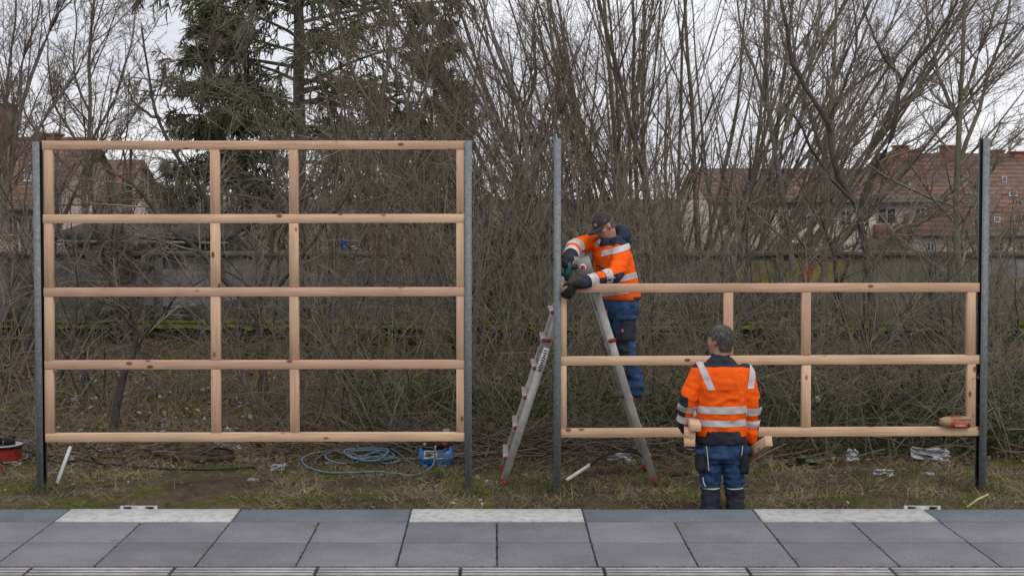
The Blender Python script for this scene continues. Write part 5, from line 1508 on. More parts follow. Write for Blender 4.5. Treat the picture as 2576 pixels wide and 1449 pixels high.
def nrm(v): return v / (np.linalg.norm(v, axis=-1, keepdims=True) + 1e-9)

def grow(start, d, L, r0, n, wig, trop, rs, taper=.75, tropz=None):
    m = len(start); pts = np.zeros((m, n, 3)); pts[:, 0] = start
    d = nrm(d); step = (L / (n - 1))[:, None]
    for i in range(1, n):
        d = nrm(d + rs.normal(0, wig, (m, 3)) + np.asarray(trop))
        pts[:, i] = pts[:, i - 1] + d * step
    t = np.linspace(0, 1, n)
    R = r0[:, None] * (1 - taper * t)[None, :]
    return pts, R

def sprout(Pp, Rp, k, t0, t1, ang, angsd, lenf, n, wig, trop, rs, rf=.6, rmin=.0015, taper=.7, lenabs=None, even=False, shorten=.45):
    m, q, _ = Pp.shape
    L = np.linalg.norm(np.diff(Pp, axis=1), axis=2).sum(1)
    tt = rs.uniform(t0, t1, (m, k))
    tt = tt.reshape(-1); pi = np.repeat(np.arange(m), k)
    x = tt * (q - 1); i = np.minimum(x.astype(int), q - 2); f = (x - i)[:, None]
    a, b = Pp[pi, i], Pp[pi, i + 1]
    s = a + (b - a) * f; tan = nrm(b - a)
    r = Rp[pi, i] * (1 - f[:, 0]) + Rp[pi, i + 1] * f[:, 0]
    rv = rs.normal(0, 1, (m * k, 3)); side = nrm(rv - tan * (rv * tan).sum(1, keepdims=True))
    an = np.radians(rs.normal(ang, angsd, m * k))[:, None]
    d = tan * np.cos(an) + side * np.sin(an)
    ln = (lenabs if lenabs is not None else L[pi] * lenf) * (1 - shorten * tt) * rs.uniform(.55, 1.25, m * k)
    return grow(s, d, ln, np.maximum(r * rf, rmin), n, wig, trop, rs, taper)

def tube_arrays(Pp, Rp, s):
    m, n, _ = Pp.shape
    t = np.gradient(Pp, axis=1); t = nrm(t)
    ref = np.where(abs(t[..., 2:3]) < .9, np.array((0., 0, 1)), np.array((1., 0, 0)))
    a = nrm(np.cross(t, ref)); b = np.cross(t, a)
    th = np.linspace(0, 2 * math.pi, s, endpoint=False)
    v = Pp[:, :, None, :] + Rp[:, :, None, None] * (np.cos(th)[:, None] * a[:, :, None, :] + np.sin(th)[:, None] * b[:, :, None, :])
    mm = np.arange(m)[:, None, None] * n * s; i = np.arange(n - 1)[None, :, None] * s; j = np.arange(s)[None, None, :]; j2 = (j + 1) % s
    f = np.stack([mm + i + j, mm + i + j2, mm + i + s + j2, mm + i + s + j], -1).reshape(-1, 4)
    return v.reshape(-1, 3), f

def tubes_mb(mb, sets):
    for Pp, Rp, s in sets:
        v, f = tube_arrays(Pp, Rp, s); mb.add(v, f)
    return mb

def tree_thing(name, label, base, trunk_sets, crown_sets, mt, mc, group=None, cat='tree', extra=()):
    t = thing(name, label, cat, base, group)
    tubes_mb(MB(), trunk_sets).build('trunk', mt, t, smooth=True)
    tubes_mb(MB(), crown_sets).build('crown', mc, t, smooth=True)
    return t

UP = np.array((0, 0, 1.0))
def fan(rs, base, m, spread, tilt0, tilt1, L0, L1, r0, r1, n, wig, trop, azi=None, lean=(0, 0, 0)):
    st = np.zeros((m, 3)); st[:, :2] = rs.normal(0, spread, (m, 2)); st += base
    az = rs.uniform(0, 2 * math.pi, m) if azi is None else rs.uniform(azi[0], azi[1], m)
    ti = np.radians(rs.uniform(tilt0, tilt1, m))
    d = np.stack([np.sin(ti) * np.cos(az), np.sin(ti) * np.sin(az), np.cos(ti)], 1) + np.asarray(lean)
    return grow(st, d, rs.uniform(L0, L1, m), rs.uniform(r0, r1, m), n, wig, trop, rs)

# ---- the big many-stemmed tree in the middle
def big_clump():
    rs = np.random.RandomState(21); D = 25.0
    b = P(1690, 640, D); b[2] = gz(b[0], D) - .1
    # stems fan out sideways (mostly across the view)
    m = 58
    ox = rs.uniform(-1.9, 1.9, m); sx = np.radians(np.clip(ox * 19 + rs.normal(0, 13, m), -60, 64)); sy = np.radians(rs.normal(0, 14, m)); ti = abs(sx)
    st = np.zeros((m, 3)); st[:, 0] = ox; st[:, 1] = rs.normal(0, .9, m); st += b
    d = np.stack([np.tan(sx), np.tan(sy), np.ones(m)], 1)
    T = grow(st, d, rs.uniform(7, 10.5, m), rs.uniform(.020, .054, m) * np.where(ti > .6, .75, 1), 14, .035, (0, 0, .012), rs)
    A = sprout(*T, 11, .15, .95, 22, 8, .42, 8, .045, (0, 0, .025), rs, .5, .006)
    B = sprout(*A, 8, .12, .98, 30, 11, .44, 5, .06, (0, 0, .02), rs, .5, .0036)
    C = sprout(*B, 4, .15, 1, 38, 12, .48, 2, .08, (0, 0, .0), rs, .6, .003)
    tree_thing('bare_tree', 'large many-stemmed bare tree fanning out behind the worker on the ladder', b, [(*T, 8)], [(*A, 5), (*B, 3), (*C, 3)], 'bark_olive', 'twig_brown', 'bare trees behind the wall')
big_clump()

def poly_tree(name, label, D, lines, rad, mt, mc, seed, k1=10, l1=.5, k2=7, l2=.45, k3=4,  ang=38, up=.04, group='bare trees behind the wall', n=14, zbase=None, dd=0.5, t0=.15, wig2=.08):
    """tree drawn from its own leading limbs (picture units at depth D), then grown on"""
    rs = np.random.RandomState(seed); Ls = []; Rs_ = []
    for li, (ln, r) in enumerate(zip(lines, rad)):
        off = rs.uniform(-dd, dd) if li else 0
        k = len(ln); pts = [P(x, y, D + off * (i / (k - 1))) for i, (x, y) in enumerate(ln)]
        q = spline(pts, n)
        w = rs.normal(0, 1, (n, 3)).cumsum(0) * .012; w[0] = 0
        Ls.append(q + w); Rs_.append(r * .78 * (1 - .72 * np.linspace(0, 1, n)))
    T = (np.array(Ls), np.array(Rs_)); base = T[0][0][0].copy(); base[2] = gz(base[0], D)
    A = sprout(*T, k1 + 2, t0, .98, ang, 12, l1, 8, .06, (0, 0, up), rs, .5, .005)
    B = sprout(*A, k2 + 3, .12, .98, 40, 12, l2, 5, wig2, (0, 0, up * .5), rs, .55, .0033)
    C = sprout(*B, k3 + 3, .12, 1, 42, 14, .5, 2, .1, (0, 0, 0), rs, .6, .0029)
    return tree_thing(name, label, base, [(*T, 8)], [(*A, 5), (*B, 3), (*C, 3)], mt, mc, group)

poly_tree('bare_tree', 'slender upright bare tree beside the rightmost post', 19.5,
    [[(2440, 1000), (2425, 760), (2412, 560), (2418, 330), (2428, 120), (2440, -260)], [(2414, 420), (2450, 300), (2500, 160), (2540, 20), (2570, -120)], [(2416, 330), (2380, 240), (2350, 130), (2330, 0), (2310, -120)],
     [(2420, 600), (2470, 470), (2530, 380), (2580, 330)], [(2424, 240), (2470, 120), (2510, -10), (2540, -150)]], [.085, .045, .045, .04, .04], 'bark_olive', 'twig_grey', 31, 12, .38, 8, .42, 4, 42, .05)
poly_tree('bare_tree', 'dark crooked bare tree forking in a Y before the red roofs', 17.6,
    [[(2196, 1010), (2200, 840), (2188, 700), (2165, 520), (2105, 420), (2090, 300), (2010, 180), (1990, 60), (1960, -80)], [(2165, 520), (2200, 430), (2240, 360), (2265, 250), (2275, 200), (2340, 110), (2400, 20), (2430, -80)],
     [(2268, 205), (2210, 130), (2180, 60), (2150, -60)], [(2188, 690), (2250, 600), (2320, 570), (2370, 540), (2440, 500)], [(2090, 300), (2130, 220), (2160, 120), (2150, 10)], [(2166, 530), (2060, 420), (2010, 330), (1960, 280)]],
    [.075, .055, .03, .04, .03, .035], 'bark_dark', 'twig_grey', 33, 9, .34, 7, .42, 4, 45, .02)
poly_tree('bare_tree', 'pale-stemmed leaning bare tree left of the red roofs', 18.4,
    [[(2010, 980), (2000, 760), (1985, 560), (1960, 420), (1940, 300), (1930, 160), (1925, 20), (1910, -160)], [(1960, 420), (2010, 330), (2050, 210), (2080, 80), (2090, -60)], [(1944, 320), (1890, 200), (1850, 60), (1830, -80)], [(1990, 600), (2060, 520), (2110, 440), (2140, 330)]],
    [.055, .035, .035, .03], 'bark_grey', 'twig_grey', 35, 10, .36, 7, .42, 4, 40, .04)
poly_tree('bare_tree', 'bare tree rising behind the low frame, right of middle stud', 20.0,
    [[(2060, 900), (2068, 700), (2080, 500), (2086, 340), (2110, 150), (2120, -80)], [(2078, 520), (2120, 400), (2190, 290), (2240, 150)], [(2084, 400), (2030, 280), (1990, 120), (1980, -50)]], [.07, .04, .04], 'bark_olive', 'twig_brown', 36, 10, .4, 7, .42, 4, 38, .05)
poly_tree('bare_tree', 'upright bare tree at the left, rising above the first frame cell', 23.5,
    [[(215, 760), (220, 600), (214, 480), (222, 380), (230, 260), (225, 130), (235, -20), (240, -160)], [(222, 400), (160, 300), (130, 180), (120, 40)], [(222, 360), (290, 250), (330, 130), (350, 0)], [(218, 470), (120, 380), (60, 300), (30, 200)], [(224, 280), (180, 180), (190, 60), (170, -80)], [(222, 420), (310, 330), (360, 240)]],
    [.07, .035, .035, .035, .03, .03], 'bark_olive', 'twig_brown', 41, 14, .42, 8, .42, 4, 34, .05)
poly_tree('bare_tree', 'bare tree at the left edge with long whips sweeping up rightwards', 22.8,
    [[(-30, 700), (0, 560), (30, 420), (50, 300), (100, 140), (170, 0), (220, -120)], [(10, 520), (20, 380), (20, 220), (40, 60), (50, -100)], [(40, 400), (120, 280), (200, 160), (250, 40), (280, -80)], [(-20, 640), (-30, 440), (-40, 240), (-40, 0)], [(20, 480), (-20, 360), (-40, 260)], [(50, 330), (50, 180), (90, 40), (100, -100)]],
    [.07, .045, .035, .045, .03, .03], 'bark_grey', 'twig_brown', 43, 14, .45, 8, .42, 4, 26, .05)
poly_tree('bare_tree', 'crooked fruit tree with dark limbs crossing the tall frame diagonally', 16.6,
    [[(668, 1000), (655, 860), (640, 780), (565, 690), (500, 610), (430, 560), (370, 470), (330, 440), (270, 400)], [(560, 690), (540, 560), (510, 470), (440, 380), (400, 300), (370, 200), (350, 60)], [(500, 610), (420, 590), (330, 590), (250, 620)],
     [(640, 780), (680, 640), (700, 520), (690, 400), (640, 280), (600, 160), (560, 60)], [(445, 385), (500, 300), (520, 180), (540, 40), (560, -60)], [(405, 300), (330, 250), (300, 180)], [(640, 785), (760, 650), (830, 560), (900, 470), (930, 340)]],
    [.062, .045, .03, .045, .03, .025, .035], 'bark_dark', 'twig_grey', 45, 9, .38, 8, .42, 4, 48, .01, group='bare trees before the wall')
poly_tree('bare_tree', 'short dark leaning trunk on the leaf slope behind the bottom left cell', 15.4,
    [[(284, 1078), (300, 1010), (320, 950), (345, 890), (352, 830), (330, 760), (290, 700), (250, 660)], [(345, 890), (400, 800), (440, 740), (500, 700)], [(352, 835), (300, 780), (220, 760)]], [.062, .03, .028], 'bark_dark', 'twig_grey', 47, 8, .42, 7, .42, 4, 50, 0, group='bare trees before the wall', t0=.45)
poly_tree('bare_tree', 'tall bare tree in front of the dark conifer, centre', 22.8,
    [[(1010, 800), (1000, 600), (980, 420), (960, 280), (985, 120), (975, -60)], [(985, 440), (1040, 320), (1070, 180), (1110, 40)], [(965, 300), (900, 200), (860, 80), (840, -60)], [(1000, 560), (1100, 450), (1170, 340), (1200, 220)], [(1000, 600), (900, 480), (830, 400), (800, 300)]],
    [.085, .045, .04, .045, .04], 'bark_olive', 'twig_brown', 49, 11, .42, 8, .42, 4, 38, .04)
poly_tree('bare_tree', 'bare tree with twisted limbs between the second and third post', 21.0,
    [[(1300, 860), (1310, 700), (1290, 560), (1330, 430), (1310, 300), (1270, 180), (1230, 60), (1200, -60)], [(1330, 430), (1390, 320), (1420, 200), (1480, 60)], [(1290, 560), (1220, 480), (1150, 420), (1080, 400)], [(1300, 620), (1400, 520), (1480, 470), (1540, 400)], [(1312, 310), (1350, 200), (1340, 60), (1370, -60)]],
    [.075, .045, .04, .04, .035], 'bark_grey', 'twig_brown', 51, 11, .42, 8, .42, 4, 42, .03)

def tangle_tree(label, x, D, H, seed, mt='bark_dark', mc='twig_brown', m=9, k=(10, 8, 6)):
    rs = np.random.RandomState(seed); X = (x - 1247) / FPX * D; b = np.array((X, D, gz(X, D)))
    T = fan(rs, b, m, .22, 6, 32, H * .8, H * 1.15, .025, .05, 12, .09, (0, 0, .02))
    A = sprout(*T, k[0], .2, 1, 45, 14, .34, 8, .10, (0, 0, .01), rs, .5, .006)
    B = sprout(*A, k[1], .1, 1, 48, 14, .42, 5, .12, (0, 0, 0), rs, .6, .0036)
    C = sprout(*B, k[2], .1, 1, 48, 14, .45, 2, .12, (0, 0, 0), rs, .65, .0027)
    return tree_thing('bare_tree', label, b, [(*T, 7)], [(*A, 4), (*B, 3), (*C, 3)], mt, mc, 'tangled small trees')
tangle_tree('small tree with a dense brown tangle of twigs before the spruce trunk', 900, 22.9, 5.2, 71, 'bark_olive', k=(9, 8, 6))
tangle_tree('small tree with a dense brown tangle of twigs right of the spruce', 1120, 23.4, 4.6, 72, 'bark_olive', m=7, k=(8, 7, 6))
tangle_tree('small twiggy hawthorn before the house at the left edge', 60, 20.6, 3.4, 73)
tangle_tree('small twiggy hawthorn behind the top left cell', 300, 21.2, 3.0, 74)
tangle_tree('small twiggy tree left of the third post, above the gap', 1290, 22.8, 4.6, 75, 'bark_grey')
tangle_tree('small twiggy tree with pale twigs above the standing worker', 1800, 20.6, 2.9, 76, 'bark_grey', 'twig_grey', 5, (7, 6, 4))
tangle_tree('small twiggy tree in front of the cream house', 2120, 20.8, 2.6, 77, 'bark_dark', 'twig_grey', 4, (6, 5, 4))
tangle_tree('small twiggy tree beside the far right post before the roofs', 2500, 20.6, 3.8, 78, 'bark_olive', 'twig_grey', 5, (7, 6, 4))

# ---- conifers
def conifer(label, x, ybase_px, D, H, R, seed, nb, m1='bark_grey', droop=-.035):
    rs = np.random.RandomState(seed)
    b = P(x, ybase_px, D); b[2] = gz(b[0], D)
    z = np.linspace(0, H, 14); tr = np.stack([np.full(14, b[0]) + rs.normal(0, .03, 14), np.full(14, b[1]), b[2] + z], 1)
    T = (tr[None], (.125 * (1 - z / H * .9))[None] * H / 12)
    t = thing('conifer_tree', label, 'tree', b, 'dark conifers')
    hh = rs.uniform(.12, .97, nb) * H; az = rs.uniform(0, 2 * math.pi, nb)
    L = R * (1 - (hh / H) ** 1.3) * rs.uniform(.7, 1.12, nb) + .3
    st = np.stack([np.full(nb, b[0]), np.full(nb, b[1]), b[2] + hh], 1)
    el = np.radians(rs.normal(14, 9, nb))
    d = np.stack([np.cos(az) * np.cos(el), np.sin(az) * np.cos(el), np.sin(el)], 1)
    A = grow(st, d, L, L * .010 + .008, 10, .03, (0, 0, droop), rs)
    B = sprout(*A, 24, .12, 1, 55, 16, .24, 4, .08, (0, 0, -.22), rs, .5, .006, shorten=.5)
    C = sprout(*B, 9, .1, 1, 42, 14, .0, 2, .12, (0, 0, -.45), rs, 1.0, .02, taper=.75, lenabs=.36)
    C = (C[0], np.clip(C[1], .005, .021))
    tubes_mb(MB(), [(*T, 10), (*A, 5)]).build('trunk', m1, t, smooth=True)
    tubes_mb(MB(), [(*B, 3), (*C, 3)]).build('crown', 'needles', t, smooth=False)
    return t
conifer('tall dark green spruce with drooping boughs behind the tall frame', 752, 640, 29, 15.5, 4.2, 61, 125)
conifer('smaller dark conifer behind the right end of the tall frame', 1088, 640, 33, 8.0, 1.7, 62, 48)
conifer('low dark conifer behind the middle of the tall frame', 560, 640, 32, 7.4, 2.6, 63, 70)

# ---- shrub kinds (several forms, each used more than once)
def shrub_sets(seed, H, m, style):
    rs = np.random.RandomState(seed); o = np.zeros(3)
    if style == 'arch':          # arching dog rose / bramble
        T = fan(rs, o, m, .28, 8, 48, H * .9, H * 1.5, .006, .013, 11, .06, (0, 0, -.055))
        A = sprout(*T, 6, .12, 1, 45, 14, .36, 7, .08, (0, 0, -.03), rs, .65, .0042)
        B = sprout(*A, 4, .1, 1, 45, 15, .44, 5, .1, (0, 0, 0), rs, .7, .003)
        C = sprout(*B, 2, .1, 1, 48, 15, .45, 3, .1, (0, 0, 0), rs, .75, .0023)
    elif style == 'upright':     # many straight shoots
        T = fan(rs, o, m, .30, 2, 30, H * .8, H * 1.2, .007, .018, 10, .045, (0, 0, .012))
        A = sprout(*T, 6, .15, 1, 32, 10, .38, 7, .06, (0, 0, .025), rs, .6, .0042)
        B = sprout(*A, 4, .1, 1, 38, 12, .44, 5, .08, (0, 0, .01), rs, .65, .003)
        C = sprout(*B, 2, .1, 1, 42, 14, .45, 3, .1, (0, 0, 0), rs, .75, .0023)
    else:                        # tangled, crooked
        T = fan(rs, o, m, .25, 10, 55, H * .8, H * 1.25, .010, .024, 11, .13, (0, 0, .02))
        A = sprout(*T, 7, .15, 1, 52, 16, .42, 7, .14, (0, 0, .0), rs, .55, .0045)
        B = sprout(*A, 5, .1, 1, 50, 16, .45, 5, .15, (0, 0, 0), rs, .62, .0032)
        C = sprout(*B, 2, .1, 1, 50, 16, .5, 3, .15, (0, 0, 0), rs, .75, .0023)
    return T, A, B, C
SHRUBS = []
for i, (seed, H, m, style, mt, mc) in enumerate([(101, 2.4, 16, 'arch', 'bark_grey', 'twig_grey'), (102, 3.0, 12, 'upright', 'bark_olive', 'twig_brown'), (103, 2.6, 10, 'tangle', 'bark_dark', 'twig_grey'),
                                                (104, 3.4, 12, 'upright', 'bark_grey', 'twig_olive'), (105, 2.0, 17, 'arch', 'bark_olive', 'twig_olive'), (106, 3.2, 10, 'tangle', 'bark_grey', 'twig_brown')]):
    T, A, B, C = shrub_sets(seed, H, m, style)
    t = tree_thing('bare_shrub', 'shrub', (0, 0, 0), [(*T, 6)], [(*A, 4), (*B, 3), (*C, 3)], mt, mc, cat='shrub')
    SHRUBS.append(t)
used = set()
def shrub(kind, x, D, s, label, rot=None, group='bare shrubs behind the frames'):
    X = (x - 1247) / FPX * D; loc = (X, D, gz(X, D) - .03)
    rot = random.uniform(0, 6.28) if rot is None else rot
    src = SHRUBS[kind]
    if kind not in used:
        o = src; used.add(kind); o.location = loc; o.rotation_euler = (0, 0, rot); o.scale = (s,) * 3
    else:
        o = copy_tree(src, loc, rot, s)
    return tag(o, label, 'shrub', group)
S_ = [
 # front row
 (4, 60, 15.6, .95, 'low bare shrub left of the leftmost post'), (2, 180, 17.0, 1.0, 'crooked shrub seen through the left column of cells'), (0, 430, 17.4, .75, 'arching bramble behind the second left cell of the tall frame'),
 (4, 700, 15.6, .7, 'low olive shrub behind the narrow bottom middle cell'), (5, 690, 15.2, .75, 'dark bushy stool of shoots behind the bottom narrow cell'),
 (3, 835, 16.6, .95, 'budding upright shrub behind the middle of the tall frame'), (0, 960, 15.8, 1.05, 'dog rose thicket behind the right cells of the tall frame'), (4, 1010, 15.0, .95, 'low arching brambles behind the bottom right cell of the tall frame'),
 (1, 1100, 16.4, .95, 'upright shrub just left of the second post'), (3, 1215, 15.9, .85, 'upright shoots in the gap right of the second post'), (0, 1290, 15.6, 1.0, 'arching shrub behind the left ladder leg'), (4, 1330, 15.0, .9, 'low bramble at the gap beside the ladder'),
 (1, 1450, 16.2, .95, 'upright shrub behind the top of the ladder'), (0, 1520, 15.2, .85, 'arching bramble between the ladder legs'), (4, 1660, 14.9, 1.0, 'low bramble right of the ladder, behind the low frame'),
 (3, 1720, 16.0, .9, 'upright olive shrub between the two workers'), (2, 1800, 16.8, 1.0, 'crooked shrub above the standing worker'), (0, 1900, 15.0, .95, 'arching bramble right of the standing worker'),
 (4, 2050, 14.8, 1.0, 'low bramble below the middle stud of the low frame'), (5, 2120, 16.2, .8, 'tangled shrub right of the middle stud'), (0, 2240, 15.0, 1.0, 'pale arching bramble in the right cells of the low frame'), (1, 2320, 16.4, .7, 'upright shrub behind the right part of the low frame'),
 (2, 2400, 15.6, .85, 'crooked shrub just left of the rightmost post'), (4, 2480, 14.9, 1.0, 'low bramble behind the rightmost post'), (0, 2560, 15.6, 1.1, 'arching bramble right of the rightmost post'),
 # back row, before the wall
 (5, 940, 20.4, 1.05, 'tangled shrub before the wall behind the blue rag'), (2, 1180, 20.2, 1.2, 'crooked tall shrub before the wall behind the second post'), (5, 1400, 20.0, 1.1, 'tangled shrub before the wall behind the third post'), (3, 1640, 20.4, .8, 'upright olive shrub before the wall right of the capped worker'),
 (5, 20, 19.0, 1.2, 'tall tangled shrub before the wall at the left edge'), (5, 560, 19.6, 1.0, 'tangled shrub before the wall behind the first mullion'), 
 (2, 800, 19.4, 1.3, 'crooked tall shrub before the wall right of the second mullion'), (1, 1060, 19.6, 1.15, 'upright shrub before the wall left of the second post'), 
 (3, 1290, 19.0, 1.1, 'upright olive shrub before the wall in the open gap'), (1, 1530, 19.4, 1.2, 'upright shrub before the wall behind the capped worker'), 
 (5, 1760, 19.0, .95, 'tangled shrub before the wall above the standing worker'), (2, 1960, 19.2, .75, 'crooked shrub before the yellow graffiti'), 
 (3, 2460, 20.0, .55, 'upright olive shrub before the wall behind the rightmost post'), (2, 2580, 18.6, .8, 'crooked shrub at the right edge before the wall')]
for a in S_: shrub(*a)

# ---- brush pile, undergrowth, far thicket, grass and leaves: masses nobody could count
def brush_pile():
    rs = np.random.RandomState(77); m = 900
    X = np.concatenate([rs.normal(P(1290, 1100, 14.6)[0], .75, m // 2), rs.uniform(-5.2, 5.6, m // 2)]); Y = np.concatenate([rs.normal(14.7, .35, m // 2), rs.uniform(14.3, 15.6, m // 2)])
    st = np.stack([X, Y, ground_z(X, Y) + abs(rs.normal(.03, .10, m))], 1)
    az = rs.uniform(0, 6.28, m); d = np.stack([np.cos(az), np.sin(az) * .6, rs.normal(0, .22, m)], 1)
    T = grow(st, d, rs.uniform(.4, 1.3, m), rs.uniform(.004, .011, m), 6, .10, (0, 0, 0), rs)
    T[0][..., 2] = np.maximum(T[0][..., 2], ground_z(T[0][..., 0], T[0][..., 1]) + .01)
    A = sprout(*T, 4, .1, 1, 45, 15, .4, 4, .1, (0, 0, 0), rs, .6, .002)
    A[0][..., 2] = np.maximum(A[0][..., 2], ground_z(A[0][..., 0], A[0][..., 1]) + .005)
    o = tubes_mb(MB(), [(*T, 4), (*A, 3)]).build('brushwood', 'twig_brown', None, (0, 14.7, 0), smooth=True)
    tag(o, 'fallen twigs and cut brushwood lying along the foot of the bushes', 'brushwood', kind='stuff')
brush_pile()

def far_thicket():
    rs = np.random.RandomState(88); m = 190
    X = rs.uniform(-13, 13, m); Y = rs.uniform(26, 36, m)
    k = 1 - .72 * np.clip((X - 2.5) / 2.5, 0, 1) - .6 * np.clip((-3.4 - X) / 2.5, 0, 1)
    st = np.stack([X, Y, ground_z(X, Y)], 1)
    d = np.stack([rs.normal(0, .2, m), rs.normal(0, .2, m), np.ones(m)], 1)
    T = grow(st, d, rs.uniform(3.6, 6.6, m) * k, rs.uniform(.015, .05, m), 8, .07, (0, 0, .02), rs)
    A = sprout(*T, 8, .1, 1, 38, 12, .38, 5, .08, (0, 0, .02), rs, .5, .005)
    B = sprout(*A, 6, .1, 1, 42, 12, .42, 3, .1, (0, 0, 0), rs, .6, .0045)
    o = tubes_mb(MB(), [(*T, 5), (*A, 3), (*B, 3)]).build('thicket', 'twig_brown', None, (0, 30, 0), smooth=True)
    tag(o, 'distant brown thicket of bare trees beyond the wall', 'thicket', kind='stuff')
far_thicket()

def blades(name, label, n, seed, dens, h0, h1, w, m, lie=.5, kseg=3, yr=(11.9, 15.4), xr=(-5.6, 6.2)):
    rs = np.random.RandomState(seed)
    q_ = 40 if name == 'base_grass' else 3
    X = rs.uniform(*xr, n * q_); Y = rs.uniform(*yr, n * q_)
    keep = dens(X, Y, rs) ; X, Y = X[keep][:n], Y[keep][:n]; n = len(X)
    st = np.stack([X, Y, ground_z(X, Y) - .012], 1)
    az = rs.uniform(0, 6.28, n); d = np.stack([np.cos(az) * lie, np.sin(az) * lie, rs.uniform(.25, 1, n)], 1)
    Pp, Rr = grow(st, d, rs.uniform(h0, h1, n), np.full(n, w), kseg, .18, (0, 0, -.28), rs, taper=.85)
    side = nrm(np.stack([-np.sin(az), np.cos(az), np.zeros(n)], 1) + rs.normal(0, .4, (n, 3)))
    v = np.stack([Pp - side[:, None, :] * Rr[..., None], Pp + side[:, None, :] * Rr[..., None]], 2).reshape(-1, 3)
    mm = np.arange(n)[:, None] * kseg * 2; i = np.arange(kseg - 1)[None, :] * 2
    f = np.stack([mm + i, mm + i + 1, mm + i + 3, mm + i + 2], -1).reshape(-1, 4)
    o = build_mesh(name, v, [(f, 0)], m, None, (0, 13, 0)); tag(o, label, 'grass', kind='stuff')
mat('straw', (0.37, 0.30, 0.17), 0.9, 0.35, 2.5, second=(0.18, 0.145, 0.08))
mat('grass_green', (0.13, 0.15, 0.045), 0.85, 0.35, 2.5, second=(0.075, 0.09, 0.03))
def soil_patch(X, Y):
    # bare trodden soil below the left half of the tall frame
    n = np.array([mnoise.noise((x * 1.3, y * 1.7, 4.0)) for x, y in zip(X, Y)])
    return np.clip(1 - (((X + 3.35) / 1.5) ** 2 + ((Y - 12.75) / .75) ** 2) + n * .9, 0, 1)
def clump(X, Y, s_, o):
    return np.array([mnoise.noise((x * s_ + o, y * s_, o)) + .5 * mnoise.noise((x * s_ * 3 + o, y * s_ * 3, o)) for x, y in zip(X, Y)])
def dens_straw(X, Y, rs): return rs.rand(len(X)) < np.clip(.42 + 1.1 * clump(X, Y, 1.3, 2.0), .06, 1) * (1 - .8 * (soil_patch(X, Y) > .2)) * (1 - .5 * (Y > 14.2))
def dens_green(X, Y, rs): return rs.rand(len(X)) < np.clip(.25 + 1.3 * clump(X, Y, 1.1, 9.0), .02, 1) * (1 - .85 * (soil_patch(X, Y) > .15))
blades('dry_grass', 'matted dry straw grass along the strip under the frames', 36000, 5, dens_straw, .05, .20, .003, 'straw', .95)
blades('green_grass', 'short green grass tufts along the strip under the frames', 34000, 6, dens_green, .03, .11, .0032, 'grass_green', .6)
blades('tall_dry_grass', 'tall pale dead grass stalks among the shrubs', 5000, 8, lambda X, Y, rs: rs.rand(len(X)) < np.clip(.3 + 1.4 * clump(X, Y, .8, 5.0), .02, 1), .25, .8, .0022, 'straw', .35, 4, (14.6, 18.5), (-6, 7))

BASES = [(P(x_, 1240, FD)[0], FD + .06) for x_ in (101, 1178, 1402, 2471)] + [(P(1263, 1222, LN)[0], LN), (P(1648, 1218, LN)[0], LN), (P(1096, 1172, 13.6)[0], 13.55), (P(1815, 1276, 12.2)[0], 12.2)]
def near_base(X, Y, rs):
    d = np.min([np.hypot(X - bx, Y - by) for bx, by in BASES], axis=0); return rs.rand(len(X)) < np.exp(-(d / .16) ** 2)
mat('grass_tuft', (0.17, 0.16, 0.065), 0.9, 0.4, 3, second=(0.10, 0.10, 0.04))
blades('base_grass', 'rank grass tufts round the feet of the posts and the ladder', 3600, 21, near_base, .06, .20, .0032, 'grass_tuft', .5, 3, (12.2, 13.9), (-4.4, 4.7))
mat('bramble_green', (0.085, 0.10, 0.042), 0.85, 0.35, 2.5, second=(0.045, 0.055, 0.026))
blades('undergrowth_stems', 'arching green bramble and weed stems low behind the low frame', 20000, 9, lambda X, Y, rs: rs.rand(len(X)) < np.clip(.35 + 1.2 * clump(X, Y, .7, 6.0), .04, 1), .2, .75, .0035, 'bramble_green', .55, 4, (14.6, 17.6), (-1.0, 6.8))
def leaves(name, label, n, seed, m, s0, s1, box, zf, tilt):
    rs = np.random.RandomState(seed)
    X = rs.uniform(box[0], box[1], n); Y = rs.uniform(box[2], box[3], n); keep = rs.rand(n) < np.clip(.5 + 1.2 * clump(X, Y, .7, seed), .05, 1); X, Y = X[keep], Y[keep]; n = len(X)
    c = np.stack([X, Y, ground_z(X, Y) + zf(rs, n)], 1); s_ = rs.uniform(s0, s1, n)[:, None]
    az = rs.uniform(0, 6.28, n); a = np.stack([np.cos(az), np.sin(az), rs.normal(0, tilt, n)], 1); b = nrm(np.stack([-np.sin(az), np.cos(az), rs.normal(0, tilt, n)], 1)); a = nrm(a)
    up = np.cross(a, b)
    v = np.stack([c - a * s_, c - b * s_ * .55 + up * s_ * .15, c + a * s_, c + b * s_ * .55 + up * s_ * .15], 1).reshape(-1, 3)
    f = np.arange(n * 4).reshape(-1, 4)
    o = build_mesh(name, v, [(f[:, [0, 1, 2]], 0), (f[:, [0, 2, 3]], 0)], m, None, (0, 15, 0)); tag(o, label, 'leaves', kind='stuff')
mat('dead_leaf', (0.24, 0.155, 0.10), 0.9, 0.5, 2.0, second=(0.11, 0.07, 0.048))
leaves('leaf_litter', 'brown fallen leaves covering the slope under the bushes', 42000, 15, 'dead_leaf', .015, .04, (-7.5, 8, 14.0, 21.6), lambda rs, n: rs.uniform(.0, .035, n), .4)
leaves('undergrowth_leaves', 'small dark green bramble and ivy leaves among the shrubs on the right', 46000, 16, 'leaf_green', .010, .030, (-1.6, 7.5, 14.5, 17.4), lambda rs, n: abs(rs.normal(0, .42, n)), .8)
leaves('ivy', 'sparse dark green leaves low among the shrubs on the left', 5000, 17, 'leaf_green', .010, .024, (-7, 0, 14.4, 18.0), lambda rs, n: abs(rs.normal(0, .2, n)), .8)
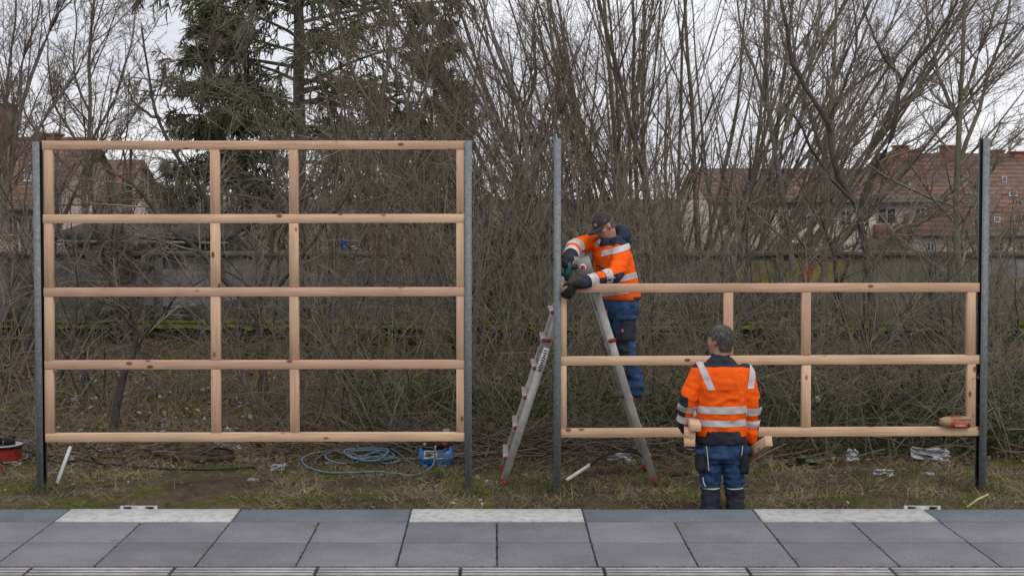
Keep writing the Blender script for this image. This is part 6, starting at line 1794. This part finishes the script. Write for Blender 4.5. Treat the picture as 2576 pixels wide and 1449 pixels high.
mat('pale_scraps', (0.42, 0.40, 0.36), 0.8, 0.4, 6, second=(0.2, 0.18, 0.15))
leaves('paper_bits', 'tiny pale scraps and bleached leaves strewn over the slope and grass', 900, 18, 'pale_scraps', .010, .026, (-6, 6.5, 12.2, 19.5), lambda rs, n: rs.uniform(.01, .05, n), .5)
leaves('paper_bits', 'larger pale scraps strewn over the leaf slope at the left', 420, 19, 'pale_scraps', .02, .05, (-6.2, -2.8, 15.5, 19.5), lambda rs, n: rs.uniform(.02, .06, n), .5)
def specks(name, label, n, seed, m, r, cpx, spx, D):
    rs = np.random.RandomState(seed); mb = MB()
    for i in range(n):
        p = P(rs.normal(cpx[0], spx[0]), rs.normal(cpx[1], spx[1]), D + rs.normal(0, .4)); q = r * rs.uniform(.7, 1.2)
        v = p + np.array([(q, 0, 0), (-q, 0, 0), (0, q, 0), (0, -q, 0), (0, 0, q * 1.3), (0, 0, -q * 1.3)])
        mb.add(v, np.array([[0,2,4],[2,1,4],[1,3,4],[3,0,4],[2,0,5],[1,2,5],[3,1,5],[0,3,5]]))
    o = mb.build(name, m, None, P(cpx[0], cpx[1], D), smooth=True); tag(o, label, 'berries' if 'hip' in name else 'buds', kind='stuff')
specks('rose_hips', 'tiny dark red rose hips scattered behind the right cells of the tall frame', 160, 3, 'berry', .009, (1010, 650), (90, 60), 15.8)
specks('leaf_buds', 'tiny yellow green buds on the shrub behind the middle of the tall frame', 900, 4, 'bud_green', .008, (850, 790), (75, 85), 16.4)

def weed(label, x, y, s_, seed):
    rs = np.random.RandomState(seed); g = G(x, y); t = thing('weed', label, 'weed', g, 'leafy weeds')
    for k in range(14):
        a = rs.uniform(0, 6.28); L = s_ * rs.uniform(.6, 1.1); el = rs.uniform(.25, 1.1)
        d = np.array((math.cos(a) * math.cos(el), math.sin(a) * math.cos(el), math.sin(el))); sd = np.array((-math.sin(a), math.cos(a), 0))
        v = []
        for q, w in ((0, .05), (.3, .16), (.6, .22), (.85, .14), (1., .02)):
            c = g + d * L * q + np.array((0, 0, -.35 * L * q * q)); v += [c - sd * w * L + np.array((0, 0, .03 * L)), c, c + sd * w * L + np.array((0, 0, .03 * L))]
        f = [(3 * i + j, 3 * i + j + 1, 3 * i + j + 4, 3 * i + j + 3) for i in range(4) for j in range(2)]
        mb = MB(); mb.add(np.array(v), np.array(f)); mb.build('leaf', 'weed_leaf', t, smooth=True)
mat('weed_leaf', (0.10, 0.135, 0.085), 0.7, 0.3, 6)
weed('grey green leafy weed on the moss right of the standing worker', 2010, 1172, .22, 1)
weed('smaller leafy weed right of the first, below the low frame', 2046, 1170, .15, 2)
weed('leafy weed beside the third post behind the white pipe', 1445, 1128, .24, 3)
for o in bpy.data.objects:
    if '_w' in o: del o['_w']
